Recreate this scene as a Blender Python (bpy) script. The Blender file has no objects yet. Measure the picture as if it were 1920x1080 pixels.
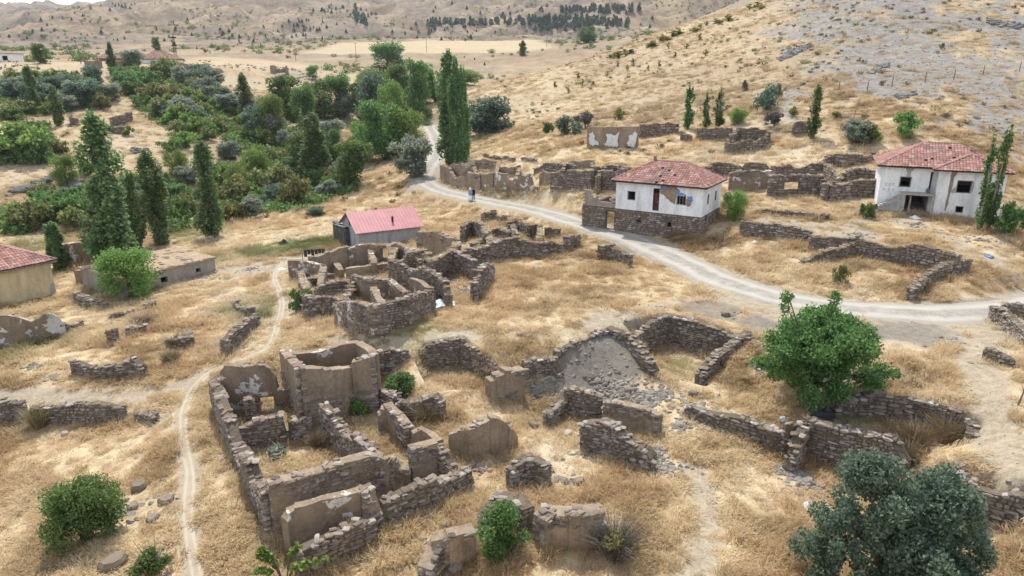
import bpy, bmesh, math, random
import numpy as np
from mathutils import Vector, Matrix
R = math.radians
SC = bpy.context.scene
COL = SC.collection
# ------------------------------------------------------------------ camera
PITCH = R(17.5); FPX = 1280.0; CAMZ = 18.0
cam_d = bpy.data.cameras.new('camera'); cam = bpy.data.objects.new('camera', cam_d); COL.objects.link(cam)
cam_d.sensor_width = 36; cam_d.lens = 36*FPX/1920; cam_d.clip_end = 9000; cam_d.clip_start = .5
cam.location = (0, 0, CAMZ); cam.rotation_euler = (R(90)-PITCH, 0, 0)
SC.camera = cam
# ------------------------------------------------------------------ sky, sun, exposure
SUN_EL, SUN_AZ = R(57), R(-14)          # azimuth measured from the view direction (+y), minus = to the left
world = bpy.data.worlds.new('World'); SC.world = world; world.use_nodes = True
nt = world.node_tree; nt.nodes.clear()
wo = nt.nodes.new('ShaderNodeOutputWorld'); bg = nt.nodes.new('ShaderNodeBackground')
sky = nt.nodes.new('ShaderNodeTexSky'); sky.sky_type = 'NISHITA'; sky.sun_disc = False
sky.sun_elevation = SUN_EL; sky.sun_rotation = SUN_AZ; sky.altitude = 1100; sky.dust_density = 2.0
# thin bright cloud cover over the blue
tc = nt.nodes.new('ShaderNodeTexCoord'); sep = nt.nodes.new('ShaderNodeSeparateXYZ')
nt.links.new(tc.outputs['Generated'], sep.inputs[0])
ad = nt.nodes.new('ShaderNodeMath'); ad.operation = 'ADD'; ad.inputs[1].default_value = .18
ab = nt.nodes.new('ShaderNodeMath'); ab.operation = 'ABSOLUTE'; nt.links.new(sep.outputs[2], ab.inputs[0]); nt.links.new(ab.outputs[0], ad.inputs[0])
dv = nt.nodes.new('ShaderNodeVectorMath'); dv.operation = 'DIVIDE'
nt.links.new(tc.outputs['Generated'], dv.inputs[0])
cb = nt.nodes.new('ShaderNodeCombineXYZ')
for k in range(3): nt.links.new(ad.outputs[0], cb.inputs[k])
nt.links.new(cb.outputs[0], dv.inputs[1])
nz = nt.nodes.new('ShaderNodeTexNoise'); nz.inputs['Scale'].default_value = 1.6; nz.inputs['Detail'].default_value = 7; nz.inputs['Roughness'].default_value = .58
nt.links.new(dv.outputs[0], nz.inputs['Vector'])
cr = nt.nodes.new('ShaderNodeValToRGB'); cr.color_ramp.elements[0].position = .36; cr.color_ramp.elements[1].position = .60
nt.links.new(nz.outputs[0], cr.inputs[0])
mx = nt.nodes.new('ShaderNodeMix'); mx.data_type = 'RGBA'
nt.links.new(cr.outputs[0], mx.inputs[0]); nt.links.new(sky.outputs[0], mx.inputs[6]); mx.inputs[7].default_value = (7.6, 7.9, 8.4, 1)
nt.links.new(mx.outputs[2], bg.inputs[0]); bg.inputs[1].default_value = .14
nt.links.new(bg.outputs[0], wo.inputs[0])
sun_d = bpy.data.lights.new('sun', 'SUN'); sun = bpy.data.objects.new('sun', sun_d); COL.objects.link(sun)
sun_d.energy = 3.9; sun_d.angle = R(.9); sun_d.color = (1, .95, .85)
sv = Vector((math.sin(SUN_AZ)*math.cos(SUN_EL), math.cos(SUN_AZ)*math.cos(SUN_EL), math.sin(SUN_EL)))
sun.rotation_euler = sv.to_track_quat('Z', 'Y').to_euler(); sun.location = (0, 60, 120)
SC.view_settings.view_transform = 'Standard'; SC.view_settings.look = 'None'
SC.view_settings.exposure = .42; SC.view_settings.gamma = 1; SC.view_settings.use_curve_mapping = False
try:
    SC.cycles.max_bounces = 4; SC.cycles.diffuse_bounces = 2; SC.cycles.transparent_max_bounces = 6
    SC.cycles.use_adaptive_sampling = True
except Exception: pass

# ------------------------------------------------------------------ pixel / ray helpers
def ray(px, py):
    u = (px-960)/FPX; v = (540-py)/FPX
    c, s = math.cos(PITCH), math.sin(PITCH)
    return np.array([u, c+v*s, v*c-s])          # camera depth 1 along it
def atz(px, py, z):
    d = ray(px, py); t = (z-CAMZ)/d[2]
    return np.array([d[0]*t, d[1]*t, z])
# ------------------------------------------------------------------ numpy value noise
_rs = np.random.RandomState(5); _tab = _rs.rand(65536)
def vnoise(x, y, seed=0):
    x = np.asarray(x, float)+seed*17.31; y = np.asarray(y, float)-seed*9.7
    xi = np.floor(x).astype(np.int64); yi = np.floor(y).astype(np.int64); fx = x-xi; fy = y-yi
    fx = fx*fx*fx*(fx*(fx*6-15)+10); fy = fy*fy*fy*(fy*(fy*6-15)+10)
    def h(a, b): return _tab[(a*73856093 ^ b*19349663 ^ (seed*83492791)) & 65535]
    return (h(xi, yi)*(1-fx)+h(xi+1, yi)*fx)*(1-fy)+(h(xi, yi+1)*(1-fx)+h(xi+1, yi+1)*fx)*fy
def fbm(x, y, oct=4, seed=0, gain=.5):
    s = 0; a = 1; t = 0
    for k in range(oct):
        s = s+a*vnoise(x*2**k, y*2**k, seed+k); t += a; a *= gain
    return s/t
def smooth(a, b, x):
    t = np.clip((x-a)/(b-a), 0, 1); return t*t*(3-2*t)
# ------------------------------------------------------------------ terrain control points: z-levels near, distances far
CPZ = [(-250,1500,-1),(400,1500,-.4),(960,1500,0),(1500,1500,0),(2150,1500,.5),
(0,1080,-1),(300,1080,-.6),(640,1080,-.3),(960,1080,0),(1300,1080,0),(1600,1080,0),(1920,1080,.3),(2200,1080,.8),
(0,900,-1.2),(250,900,-.8),(450,900,-.3),(700,900,0),(960,900,0),(1300,900,0),(1550,920,0),(1850,985,.3),(1700,930,.1),
(0,800,-1.3),(200,800,-1.0),(340,800,-.2),(500,780,0),(760,790,.1),(1000,780,.2),(1300,790,.3),(1500,765,.9),(1600,850,.2),
(1900,870,2.3),(1840,840,2.3),(1850,760,2.5),(1780,740,2.3),(1700,690,2.3),(1920,680,3),(1700,790,.4),(1640,800,.6),(1760,830,.8),(1800,870,2.1),(1880,893,2.2),(1850,960,.4),
(0,700,-.5),(200,700,-.3),(400,690,.1),(590,645,1.3),(700,640,1.7),(690,690,.3),(560,700,.1),(870,625,2.0),(1000,640,2.0),(1140,605,2.2),(1260,580,2.4),(1400,600,2.2),(1450,650,1.6),(1440,700,1.1),
(802,631,2.05),(835,629,2.1),(870,628,2.15),(905,645,2.05),(944,672,2.0),(770,642,1.9),(1095,624,2.2),(1200,598,2.3),(1320,596,2.35),(1385,612,2.15),(1660,722,2.3),(1725,735,2.25),(980,740,.3),(1080,655,1.8),(1100,700,.7),(1150,720,.35),(1250,730,.3),
(100,620,-.8),(300,600,-.5),(460,600,.1),(540,560,.3),(640,620,1.0),(800,590,1.7),(1000,560,2.2),(1150,530,2.4),(1250,490,2.2),(1350,530,2.2),(1500,570,2.2),(1700,585,2.4),(1900,565,3.0),
(50,560,-1.4),(200,540,-1.2),(350,500,-.9),(480,510,-.3),(620,480,-.1),(700,520,.8),(900,480,1.6),(1050,440,2.0),(1180,450,2.3),
(1300,495,2.1),(1400,480,2.6),(1500,500,2.8),(1700,510,2.9),(1880,520,3.2),(1450,405,4.4),(1600,415,4.3),(1700,437,4.2),(1800,430,4.3),(1900,430,4.6),
(1000,396,1.6),(885,378,1.0),(820,356,.8),(460,445,-1.6),(300,460,-2),(120,470,-1.6),(560,405,-1.6),(660,430,-.2)]
CPD = [(790,330,116),(815,280,142),(805,240,180),(1300,335,84),(1100,340,86),(1000,305,99),(900,305,108),(1180,283,98),(1350,265,97),(1550,275,90),(1500,335,82),(1420,370,74),(1250,225,115),
(1450,230,100),(1650,250,88),(1850,260,86),(2000,300,82),(2100,500,66),(2150,700,48),
(1000,235,130),(900,262,134),(950,185,170),(900,160,200),(1000,140,205),(1100,112,210),(1100,180,158),(1200,75,215),(1300,45,215),(1400,20,210),(1500,-8,205),(1300,150,146),(1300,100,178),(1500,150,122),(1500,80,152),
(1700,150,110),(1700,60,142),(1700,-25,176),(1900,150,106),(1900,60,136),(1900,-45,176),(2100,150,100),(2100,0,145),(2100,-150,215),(1700,-130,270),(1500,-70,290),(1900,-180,300),
(950,172,270),(1050,140,300),(1150,105,310),(1250,80,310),(1380,55,310),
(650,92,460),(900,88,470),(700,112,390),(600,132,320),(900,112,410),(1000,78,560),(900,48,800),(1100,30,900),(800,62,700),(1000,2,1250),(1000,-12,1550),(700,22,1250),(650,32,1050),(725,2,1500),(560,60,700),(450,62,700),(300,72,640),(100,72,680),(0,76,680),(100,42,950),(100,41,1300),(0,41,1300),(200,35,1350),(262,12,1400),(380,-22,1500),(500,-25,1500),(600,-15,1400),(800,-8,1500),
(-150,42,1300),(-150,80,680),(100,45,2600),(380,30,2600),(700,25,2600),(1000,25,2600),(1340,4,1700),(1200,-4,1500),(1500,0,1700),(1340,40,2600),(1300,60,600),(1200,50,800),
(400,122,262),(300,117,250),(150,118,255),(20,115,235),(-150,120,230),(500,128,280),(330,152,222),(150,160,198),(20,170,180),(-150,190,165),(460,165,235),(560,180,215),
(430,232,172),(330,242,158),(250,222,165),(100,240,148),(0,260,138),(-150,280,125),(300,312,127),(150,330,116),(0,350,110),(-150,380,100),(60,400,99),(20,450,86),(150,420,94),(300,402,107),(430,372,121),(520,332,139),(600,305,152),(640,255,178),(700,200,225),(740,155,285),(560,395,104),(680,350,117),(760,312,126),(620,232,172)]
def _cp():
    A, L, Q = [], [], []
    for (px, py, z) in CPZ:
        p = atz(px, py, z); d = math.hypot(p[0], p[1]); A.append(math.atan2(p[0], p[1])); L.append(math.log(d)); Q.append((z-CAMZ)/d)
    for (px, py, zc) in CPD:
        p = ray(px, py)*zc; d = math.hypot(p[0], p[1]); A.append(math.atan2(p[0], p[1])); L.append(math.log(d)); Q.append(p[2]/d)
    return np.array(A), np.array(L), np.array(Q)
_A, _L, _Q = _cp()
def _tps(r2): return .5*r2*np.log(r2+1e-12)
_n = len(_A)
_K = _tps((_A[:, None]-_A)**2+(_L[:, None]-_L)**2)+np.eye(_n)*1.2e-4
_P = np.stack([np.ones(_n), _A, _L], 1)
_W = np.linalg.solve(np.block([[_K, _P], [_P.T, np.zeros((3, 3))]]), np.concatenate([_Q, np.zeros(3)]))
def qfun(a, l):
    a = np.clip(a, -.80, .80); l = np.clip(l, math.log(13), math.log(2600)); out = _W[_n]+_W[_n+1]*a+_W[_n+2]*l
    for k in range(_n): out = out+_W[k]*_tps((a-_A[k])**2+(l-_L[k])**2)
    return out
# rooms cut into the bank: outline (pixel, level) and floor level
CUTS = [([(788,662,1.8),(803,642,2.1),(866,638,2.1),(944,690,2.0),(912,745,.3),(815,745,.3)], .25),
        ([(1180,607,2.2),(1252,592,2.3),(1394,628,2.1),(1318,722,.4),(1232,700,.4)], .30),
        ([(1040,655,2.0),(1146,613,2.2),(1236,698,.4),(1140,742,.4),(1052,735,.4)], None),
        ([(1592,728,2.2),(1690,735,2.2),(1828,782,2.2),(1800,850,.8),(1690,860,.6),(1600,790,.6)], .75),
        ([(1766,878,2.0),(1850,904,2.05),(1950,934,2.05),(2010,1010,.5),(1850,1000,.35),(1755,935,.3)], .35)]
CUTW = [([atz(*p)[:2] for p in poly], fl) for poly, fl in CUTS]
def poly_dist(x, y, poly):
    """signed distance, >0 inside"""
    P = np.array(poly); n = len(P); d = np.full(x.shape, 1e9); ins = np.zeros(x.shape, bool)
    for i in range(n):
        a, b = P[i], P[(i+1) % n]; e = b-a; wx, wy = x-a[0], y-a[1]
        t = np.clip((wx*e[0]+wy*e[1])/(e@e), 0, 1); d = np.minimum(d, np.hypot(wx-e[0]*t, wy-e[1]*t))
        c = ((a[1] > y) != (b[1] > y)) & (x < (b[0]-a[0])*(y-a[1])/(b[1]-a[1]+1e-12)+a[0]); ins ^= c
    return np.where(ins, d, -d)
def line_dist(x, y, pts):
    d = np.full(x.shape, 1e9)
    for a, b in zip(pts[:-1], pts[1:]):
        a = np.array(a[:2]); b = np.array(b[:2]); e = b-a
        t = np.clip(((x-a[0])*e[0]+(y-a[1])*e[1])/(e@e+1e-9), 0, 1); d = np.minimum(d, np.hypot(x-a[0]-e[0]*t, y-a[1]-e[1]*t))
    return d
azs = np.concatenate([np.linspace(-2.0, -.82, 28)[:-1], np.linspace(-.82, .82, 640), np.linspace(.82, 2.0, 28)[1:]])
lns = np.concatenate([np.linspace(math.log(6), math.log(22), 44)[:-1], np.linspace(math.log(22), math.log(130), 430)[:-1], np.linspace(math.log(130), math.log(5200), 330)])
def build_height():
    ca = np.linspace(-.82, .82, 220); cl = np.linspace(lns[0], lns[-1], 330)
    AA, LL = np.meshgrid(ca, cl); q = qfun(AA, LL)
    # bilinear up to the fine grid
    AF, LF = np.meshgrid(np.clip(azs, -.82, .82), lns)
    fa = (AF-ca[0])/(ca[1]-ca[0]); fl = (LF-cl[0])/(cl[1]-cl[0])
    ia = np.clip(fa.astype(int), 0, 218); il = np.clip(fl.astype(int), 0, 328); fa -= ia; fl -= il
    q = (q[il, ia]*(1-fa)+q[il, ia+1]*fa)*(1-fl)+(q[il+1, ia]*(1-fa)+q[il+1, ia+1]*fa)*fl
    AF, LF = np.meshgrid(azs, lns); D = np.exp(LF)
    Z = CAMZ+q*D
    Z = np.where(D > 2600, Z-(D-2600)*.05, Z)
    X = D*np.sin(AF); Y = D*np.cos(AF)
    Z += (fbm(X*.45, Y*.45, 3, 3)-.5)*.28*smooth(10, 30, D)+(fbm(X*.1, Y*.1, 2, 9)-.5)*.35
    Z += (fbm(X*.06, Y*.06, 4, 21)-.5)*2.2*smooth(105, 190, D)
    g = fbm(X*.011, Y*.011, 4, 33); Z += (.08-np.abs(g-.5))*58*smooth(520, 900, D); g = fbm(X*.03, Y*.03, 3, 37); Z += (.08-np.abs(g-.5))*2*smooth(230, 420, D)
    g = fbm(X*.004+3, Y*.004, 4, 41); Z += (.085-np.abs(g-.5))*210*smooth(600, 1100, D)
    return X, Y, Z, D, AF
GX, GY, GZ, GD, GA = build_height()
for poly, fl in CUTW:
    if fl is None: continue
    d = poly_dist(GX, GY, poly); m = smooth(-.42, -.08, d); GZ = GZ*(1-m)+np.minimum(GZ, fl+(fbm(GX*.6, GY*.6, 2, 7)-.5)*.15)*m
_la, _ll = azs, lns
def ground(x, y):
    x = np.asarray(x, float); y = np.asarray(y, float)
    a = np.arctan2(x, y); l = np.log(np.maximum(np.hypot(x, y), 6.01))
    fa = np.interp(a, azs, np.arange(len(azs))); fl = np.interp(l, lns, np.arange(len(lns)))
    ia = np.clip(fa.astype(int), 0, len(azs)-2); il = np.clip(fl.astype(int), 0, len(lns)-2); fa = fa-ia; fl = fl-il
    return (GZ[il, ia]*(1-fa)+GZ[il, ia+1]*fa)*(1-fl)+(GZ[il+1, ia]*(1-fa)+GZ[il+1, ia+1]*fa)*fl
_ts = np.exp(np.linspace(math.log(14), math.log(4500), 3000))
def G(px, py, h=0.0):
    """where the line of sight through a pixel first meets the terrain raised by h: ground point below it"""
    d = ray(px, py); p = d[None, :]*_ts[:, None]; s = CAMZ+p[:, 2]-(ground(p[:, 0], p[:, 1])+h)
    k = np.argmax(s < 0)
    if s[k] >= 0: k = len(_ts)-1; t = _ts[k]
    elif k == 0: t = _ts[0]
    else: t = _ts[k-1]+(_ts[k]-_ts[k-1])*s[k-1]/(s[k-1]-s[k]+1e-9)
    x, y = d[0]*t, d[1]*t
    return np.array([x, y, float(ground(x, y))])
def proj(p):
    c, s = math.cos(PITCH), math.sin(PITCH); dz = p[2]-CAMZ; zc = p[1]*c-dz*s; return 960+FPX*p[0]/zc, 540-FPX*(p[1]*s+dz*c)/zc
def rise(g, py):
    """height above a ground point at which a vertical through it reaches image row py"""
    lo, hi = 0.0, 40.0
    for _ in range(40):
        m = (lo+hi)/2
        if proj((g[0], g[1], g[2]+m))[1] > py: lo = m
        else: hi = m
    return lo
def pxm(p):
    """photo pixels per metre at a point"""
    c, s = math.cos(PITCH), math.sin(PITCH)
    return FPX/max(1.0, p[1]*c-(p[2]-CAMZ)*s)

# ------------------------------------------------------------------ object helpers
def tag(o, label=None, cat=None, group=None, kind=None):
    if label: o['label'] = label
    if cat: o['category'] = cat
    if group: o['group'] = group
    if kind: o['kind'] = kind
    return o
def empty(name, loc, label=None, cat=None, group=None, rz=0):
    o = bpy.data.objects.new(name, None); COL.objects.link(o); o.location = [float(v) for v in loc]; o.rotation_euler = (0, 0, rz)
    o.empty_display_size = .3
    return tag(o, label, cat, group)
def mesh_np(name, V, F, mats=None, midx=None, smooth_=False):
    me = bpy.data.meshes.new(name); V = np.asarray(V, np.float32).reshape(-1, 3)
    if isinstance(F, np.ndarray):
        n, k = F.shape; me.vertices.add(len(V)); me.vertices.foreach_set('co', V.ravel())
        me.loops.add(n*k); me.loops.foreach_set('vertex_index', F.astype(np.int32).ravel())
        me.polygons.add(n); me.polygons.foreach_set('loop_start', np.arange(0, n*k, k, dtype=np.int32))
        me.polygons.foreach_set('loop_total', np.full(n, k, np.int32))
        if midx is not None: me.polygons.foreach_set('material_index', np.asarray(midx, np.int32))
        me.polygons.foreach_set('use_smooth', np.full(n, bool(smooth_)))
        me.update(calc_edges=True)
    else:
        me.from_pydata([tuple(map(float, v)) for v in V], [], F)
        if midx is not None: me.polygons.foreach_set('material_index', np.asarray(midx, np.int32))
        me.polygons.foreach_set('use_smooth', np.full(len(F), bool(smooth_)))
        me.update()
    for m in (mats or []): me.materials.append(m)
    return me
def ob(name, me, parent=None, loc=(0, 0, 0), rz=0):
    o = bpy.data.objects.new(name, me); COL.objects.link(o); o.location = [float(v) for v in loc]; o.rotation_euler = (0, 0, rz)
    if parent is not None: o.parent = parent
    return o
class MB:
    """collects boxes, quads and tubes for one mesh part"""
    def __init__(s): s.v = []; s.f = []; s.m = []
    def add(s, vs, fs, m=0):
        b = len(s.v); s.v += [tuple(map(float, v)) for v in vs]; s.f += [tuple(b+i for i in f) for f in fs]; s.m += [m]*len(fs); return s
    def box(s, x0, x1, y0, y1, z0, z1, m=0):
        return s.add([(x0,y0,z0),(x1,y0,z0),(x1,y1,z0),(x0,y1,z0),(x0,y0,z1),(x1,y0,z1),(x1,y1,z1),(x0,y1,z1)],
                     [(0,3,2,1),(4,5,6,7),(0,1,5,4),(1,2,6,5),(2,3,7,6),(3,0,4,7)], m)
    def tube(s, pts, rads, n=7, m=0, cap=True):
        pts = [Vector(p) for p in pts]; b = len(s.v); up = Vector((.13, .9, .31))
        for i, p in enumerate(pts):
            d = (pts[min(i+1, len(pts)-1)]-pts[max(i-1, 0)]).normalized(); u = d.cross(up)
            if u.length < .05: u = d.cross(Vector((1, 0, 0)))
            u.normalize(); w = d.cross(u)
            for k in range(n):
                a = 2*math.pi*k/n; q = p+(u*math.cos(a)+w*math.sin(a))*rads[i]; s.v.append(tuple(q))
        for i in range(len(pts)-1):
            for k in range(n):
                s.f.append((b+i*n+k, b+i*n+(k+1) % n, b+(i+1)*n+(k+1) % n, b+(i+1)*n+k)); s.m.append(m)
        if cap:
            s.f.append(tuple(b+k for k in reversed(range(n)))); s.m.append(m)
            e = b+(len(pts)-1)*n; s.f.append(tuple(e+k for k in range(n))); s.m.append(m)
        return s
    def build(s, name, mats, parent=None, loc=(0, 0, 0), rz=0, smooth_=False):
        if not isinstance(mats, (list, tuple)): mats = [mats]
        return ob(name, mesh_np(name, s.v, s.f, mats, s.m, smooth_), parent, loc, rz)
# ------------------------------------------------------------------ materials
class NT:
    def __init__(s, name):
        s.mat = bpy.data.materials.new(name); s.mat.use_nodes = True; s.t = s.mat.node_tree; s.t.nodes.clear()
        s.out = s.n('ShaderNodeOutputMaterial')
    def n(s, t, **kw):
        x = s.t.nodes.new(t)
        for k, v in kw.items(): setattr(x, k, v)
        return x
    def l(s, a, b): s.t.links.new(a, b)
    def val(s, v, inp):
        if hasattr(v, 'is_output') or hasattr(v, 'links') and not isinstance(v, (int, float, tuple)): s.l(v, inp)
        else: inp.default_value = v
    def pos(s, scale=(1, 1, 1), rot=(0, 0, 0), src='world'):
        g = s.n('ShaderNodeNewGeometry') if src == 'world' else s.n('ShaderNodeTexCoord')
        m = s.n('ShaderNodeMapping'); m.inputs['Scale'].default_value = scale; m.inputs['Rotation'].default_value = rot
        s.l(g.outputs['Position'] if src == 'world' else g.outputs['Object'], m.inputs[0]); return m.outputs[0]
    def noise(s, vec, scale, detail=4, rough=.55, dist=0):
        x = s.n('ShaderNodeTexNoise'); x.inputs['Scale'].default_value = scale; x.inputs['Detail'].default_value = detail
        x.inputs['Roughness'].default_value = rough; x.inputs['Distortion'].default_value = dist; s.l(vec, x.inputs['Vector']); return x.outputs[0]
    def ramp(s, fac, stops):
        x = s.n('ShaderNodeValToRGB'); e = x.color_ramp.elements
        while len(e) < len(stops): e.new(.5)
        for i, (p, c) in enumerate(stops):
            e[i].position = p; e[i].color = (c, c, c, 1) if isinstance(c, (int, float)) else (*c, 1)
        s.l(fac, x.inputs[0]); return x.outputs[0]
    def mix(s, fac, a, b, mode='MIX'):
        x = s.n('ShaderNodeMix'); x.data_type = 'RGBA'; x.blend_type = mode
        s.val(fac, x.inputs[0])
        for v, i in ((a, 6), (b, 7)):
            if isinstance(v, tuple): x.inputs[i].default_value = (*v, 1)
            else: s.l(v, x.inputs[i])
        return x.outputs[2]
    def math(s, op, a, b=0.0, c=None):
        x = s.n('ShaderNodeMath'); x.operation = op; s.val(a, x.inputs[0]); s.val(b, x.inputs[1])
        if c is not None: s.val(c, x.inputs[2])
        return x.outputs[0]
    def attr(s, name, kind='GEOMETRY'):
        x = s.n('ShaderNodeAttribute'); x.attribute_name = name; x.attribute_type = kind; return x.outputs['Fac']
    def bump(s, h, strength=.4, dist=.05):
        x = s.n('ShaderNodeBump'); x.inputs['Strength'].default_value = strength; x.inputs['Distance'].default_value = dist; s.l(h, x.inputs['Height']); return x.outputs[0]
    def finish(s, col, rough=.95, normal=None, spec=.15, metal=0, trans=0):
        b = s.n('ShaderNodeBsdfPrincipled'); s.val(col if not isinstance(col, tuple) else (*col, 1), b.inputs['Base Color'])
        s.val(rough, b.inputs['Roughness']); b.inputs['Specular IOR Level'].default_value = spec; b.inputs['Metallic'].default_value = metal
        if normal is not None: s.l(normal, b.inputs['Normal'])
        o = b.outputs[0]
        if trans:
            t = s.n('ShaderNodeBsdfTranslucent'); s.val(col if not isinstance(col, tuple) else (*col, 1), t.inputs[0])
            m = s.n('ShaderNodeMixShader'); m.inputs[0].default_value = trans; s.l(o, m.inputs[1]); s.l(t.outputs[0], m.inputs[2]); o = m.outputs[0]
        s.l(o, s.out.inputs[0]); return s.mat
def rnd(n):
    """random value per loose piece and per object"""
    g = n.n('ShaderNodeNewGeometry'); o = n.n('ShaderNodeObjectInfo')
    return n.math('FRACT', n.math('ADD', g.outputs['Random Per Island'], o.outputs['Random']))
def simple(name, col, rough=.9, var=.25, scale=3.0, spec=.15, metal=0):
    n = NT(name); v = n.pos(src='obj'); f = n.noise(v, scale, 5)
    lo = tuple(c*(1-var) for c in col); hi = tuple(min(1, c*(1+var)) for c in col)
    return n.finish(n.ramp(f, [(.3, lo), (.7, hi)]), rough, n.bump(f, .25, .02), spec, metal)
def straw(n, kind='GEOMETRY'):
    """colour of the dry grass: pale straw, gold and rusty patches, from the ground's own patch map"""
    return n.ramp(n.attr('patch', kind), [(.28, (.34, .25, .145)), (.40, (.48, .365, .222)), (.50, (.575, .455, .29)), (.60, (.635, .52, .35)), (.72, (.61, .52, .385))])
# ------------------------------------------------------------------ road and path lines (photo points laid on the ground)
ROAD = [G(*p) for p in [(2080,548),(1920,572),(1800,585),(1680,588),(1560,577),(1450,556),(1350,524),(1270,488),(1180,447),(1090,418),(1000,394),(930,380),(870,368),(820,355),(797,340),(800,318),(815,295),(822,275),(815,255),(805,238),(797,225)]]
TRAIL = [G(*p) for p in [(375,1110),(362,1040),(352,960),(357,890),(346,830),(346,770),(368,722),(410,690),(470,668),(508,645),(520,610),(528,575),(524,545),(515,520),(528,498),(560,485),(600,472)]]
TRAIL2 = [G(*p) for p in [(510,650),(560,640),(640,636),(760,640),(850,630),(950,632),(1060,622),(1130,598),(1200,580),(1300,558),(1400,560)]]
TRAIL3 = [G(*p) for p in [(1860,600),(1835,680),(1850,740),(1862,800),(1905,880),(1960,960)]]
TRAIL4 = [G(*p) for p in [(1290,1100),(1325,1000),(1315,930),(1300,880)]]
TRAIL5 = [G(*p) for p in [(1920,530),(1870,490),(1820,475),(1740,430),(1640,415),(1540,425),(1440,410)]]
TRAIL6 = [G(*p) for p in [(400,695),(300,735),(180,745),(60,740),(-60,745)]]
def resample(pts, step):
    P = np.array(pts); d = np.r_[0, np.cumsum(np.hypot(*(np.diff(P[:, :2], axis=0).T)))]
    # Catmull-Rom on xy
    out = []; n = len(P)
    for i in range(n-1):
        p0, p1, p2, p3 = P[max(i-1, 0)], P[i], P[i+1], P[min(i+2, n-1)]; k = max(2, int((d[i+1]-d[i])/step))
        for t in np.arange(k)/k:
            out.append(.5*((2*p1)+(-p0+p2)*t+(2*p0-5*p1+4*p2-p3)*t*t+(-p0+3*p1-3*p2+p3)*t**3))
    out.append(P[-1]); return np.array(out)
ROAD = resample(ROAD, .8); TRAIL = resample(TRAIL, .4); TRAIL2 = resample(TRAIL2, .6); TRAIL3 = resample(TRAIL3, .6); TRAIL4 = resample(TRAIL4, .6); TRAIL5 = resample(TRAIL5, .6); TRAIL6 = resample(TRAIL6, .6)
# level the ground across the road
near = (GD < 230)
dR = np.full(GX.shape, 1e9); dR[near] = line_dist(GX[near], GY[near], ROAD[::3])
_rz = ROAD[:, 2].copy(); k9 = np.ones(15)/15; _rz = np.convolve(np.pad(_rz, 7, 'edge'), k9, 'valid'); ROAD[:, 2] = _rz
sel = dR < 4.5
from_i = np.array([np.argmin((ROAD[:, 0]-x)**2+(ROAD[:, 1]-y)**2) for x, y in zip(GX[sel], GY[sel])])
m = 1-smooth(2.0, 4.3, dR[sel]); GZ[sel] = GZ[sel]*(1-m)+(_rz[from_i]-.02)*m
def dmask(line, w0, w1):
    d = np.full(GX.shape, 1e9); q = GD < 260; d[q] = line_dist(GX[q], GY[q], line[::2]); return 1-smooth(w0, w1, d)
nz1 = fbm(GX*.5, GY*.5, 4, 60); nz2 = fbm(GX*.08, GY*.08, 4, 71)
dirt = np.maximum.reduce([dmask(ROAD, 1.6, 3.6)*1.0, dmask(TRAIL, .15, .9)*.9, dmask(TRAIL2, .1, 1.2)*.55, dmask(TRAIL3, .3, 2.2)*.8, dmask(TRAIL4, .2, 1.3)*.8, dmask(TRAIL5, .3, 2.0)*.7, dmask(TRAIL6, .2, 1.5)*.8])
def blob(px, py, rad, soft=.5):
    p = G(px, py); d = np.hypot(GX-p[0], GY-p[1]); return 1-smooth(rad*(1-soft), rad, d+(nz1-.5)*rad*.9)
for (px, py, r) in [(640,560,0.1),(1400,560,3),(1720,625,4),(1850,620,3),(560,490,4),(780,345,4),(1150,600,3),(1600,440,3),(620,500,4),(470,505,5),(860,640,2.5),(1480,595,3)]:
    dirt = np.maximum(dirt, blob(px, py, r)*.8)
# grey earth and scree, then darker grey strips along the road
d3 = poly_dist(GX, GY, CUTW[2][0]); grey = smooth(-.2, .5, d3)
for (px, py, r) in [(1680,625,4),(1340,585,2.5),(1420,610,2),(1170,470,2.5)]: grey = np.maximum(grey, blob(px, py, r)*.8)
for ln in ([(1120,436),(1160,450),(1200,466),(1260,494),(1320,520)],[(1400,548),(1460,562),(1520,566),(1600,576),(1700,578),(1800,574),(1880,566)]):
    q = resample([G(*p) for p in ln], .8); grey = np.maximum(grey, dmask(q, .3, 1.3)*.85)
def pxline(pts): return [G(*p) for p in pts]
# the stony hillside: grey streaks running up to the right over straw
pxq = 960+FPX*GX/np.maximum(1, GY*math.cos(PITCH)-(GZ-CAMZ)*math.sin(PITCH))
hill = smooth(96, 112, GD)*smooth(.27, .40, GA+.05*(nz2-.5))*(1-smooth(260, 330, GD))
u = GX*.8+GZ*1.1; w = GX*-.35+GY*.25+GZ*1.4
hn = fbm(GX*.05+GZ*.03, GZ*.16-GX*.05, 4, 81, .6)
hn = hn*.6+.4*fbm(GX*.22+GZ*.15, GZ*.6-GX*.2, 4, 84, .65); rock = hill*smooth(.38, .58, hn+.12*smooth(.30, .55, GA)-.09)*.9
far = smooth(420, 800, GD); rock = np.maximum(rock, far*smooth(.47, .60, fbm(GX*.005, GY*.005, 5, 90, .6))*.95)
rock = np.maximum(rock, smooth(180, 300, GD)*smooth(.55, .7, fbm(GX*.03, GY*.03, 4, 95))*.6)
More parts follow.
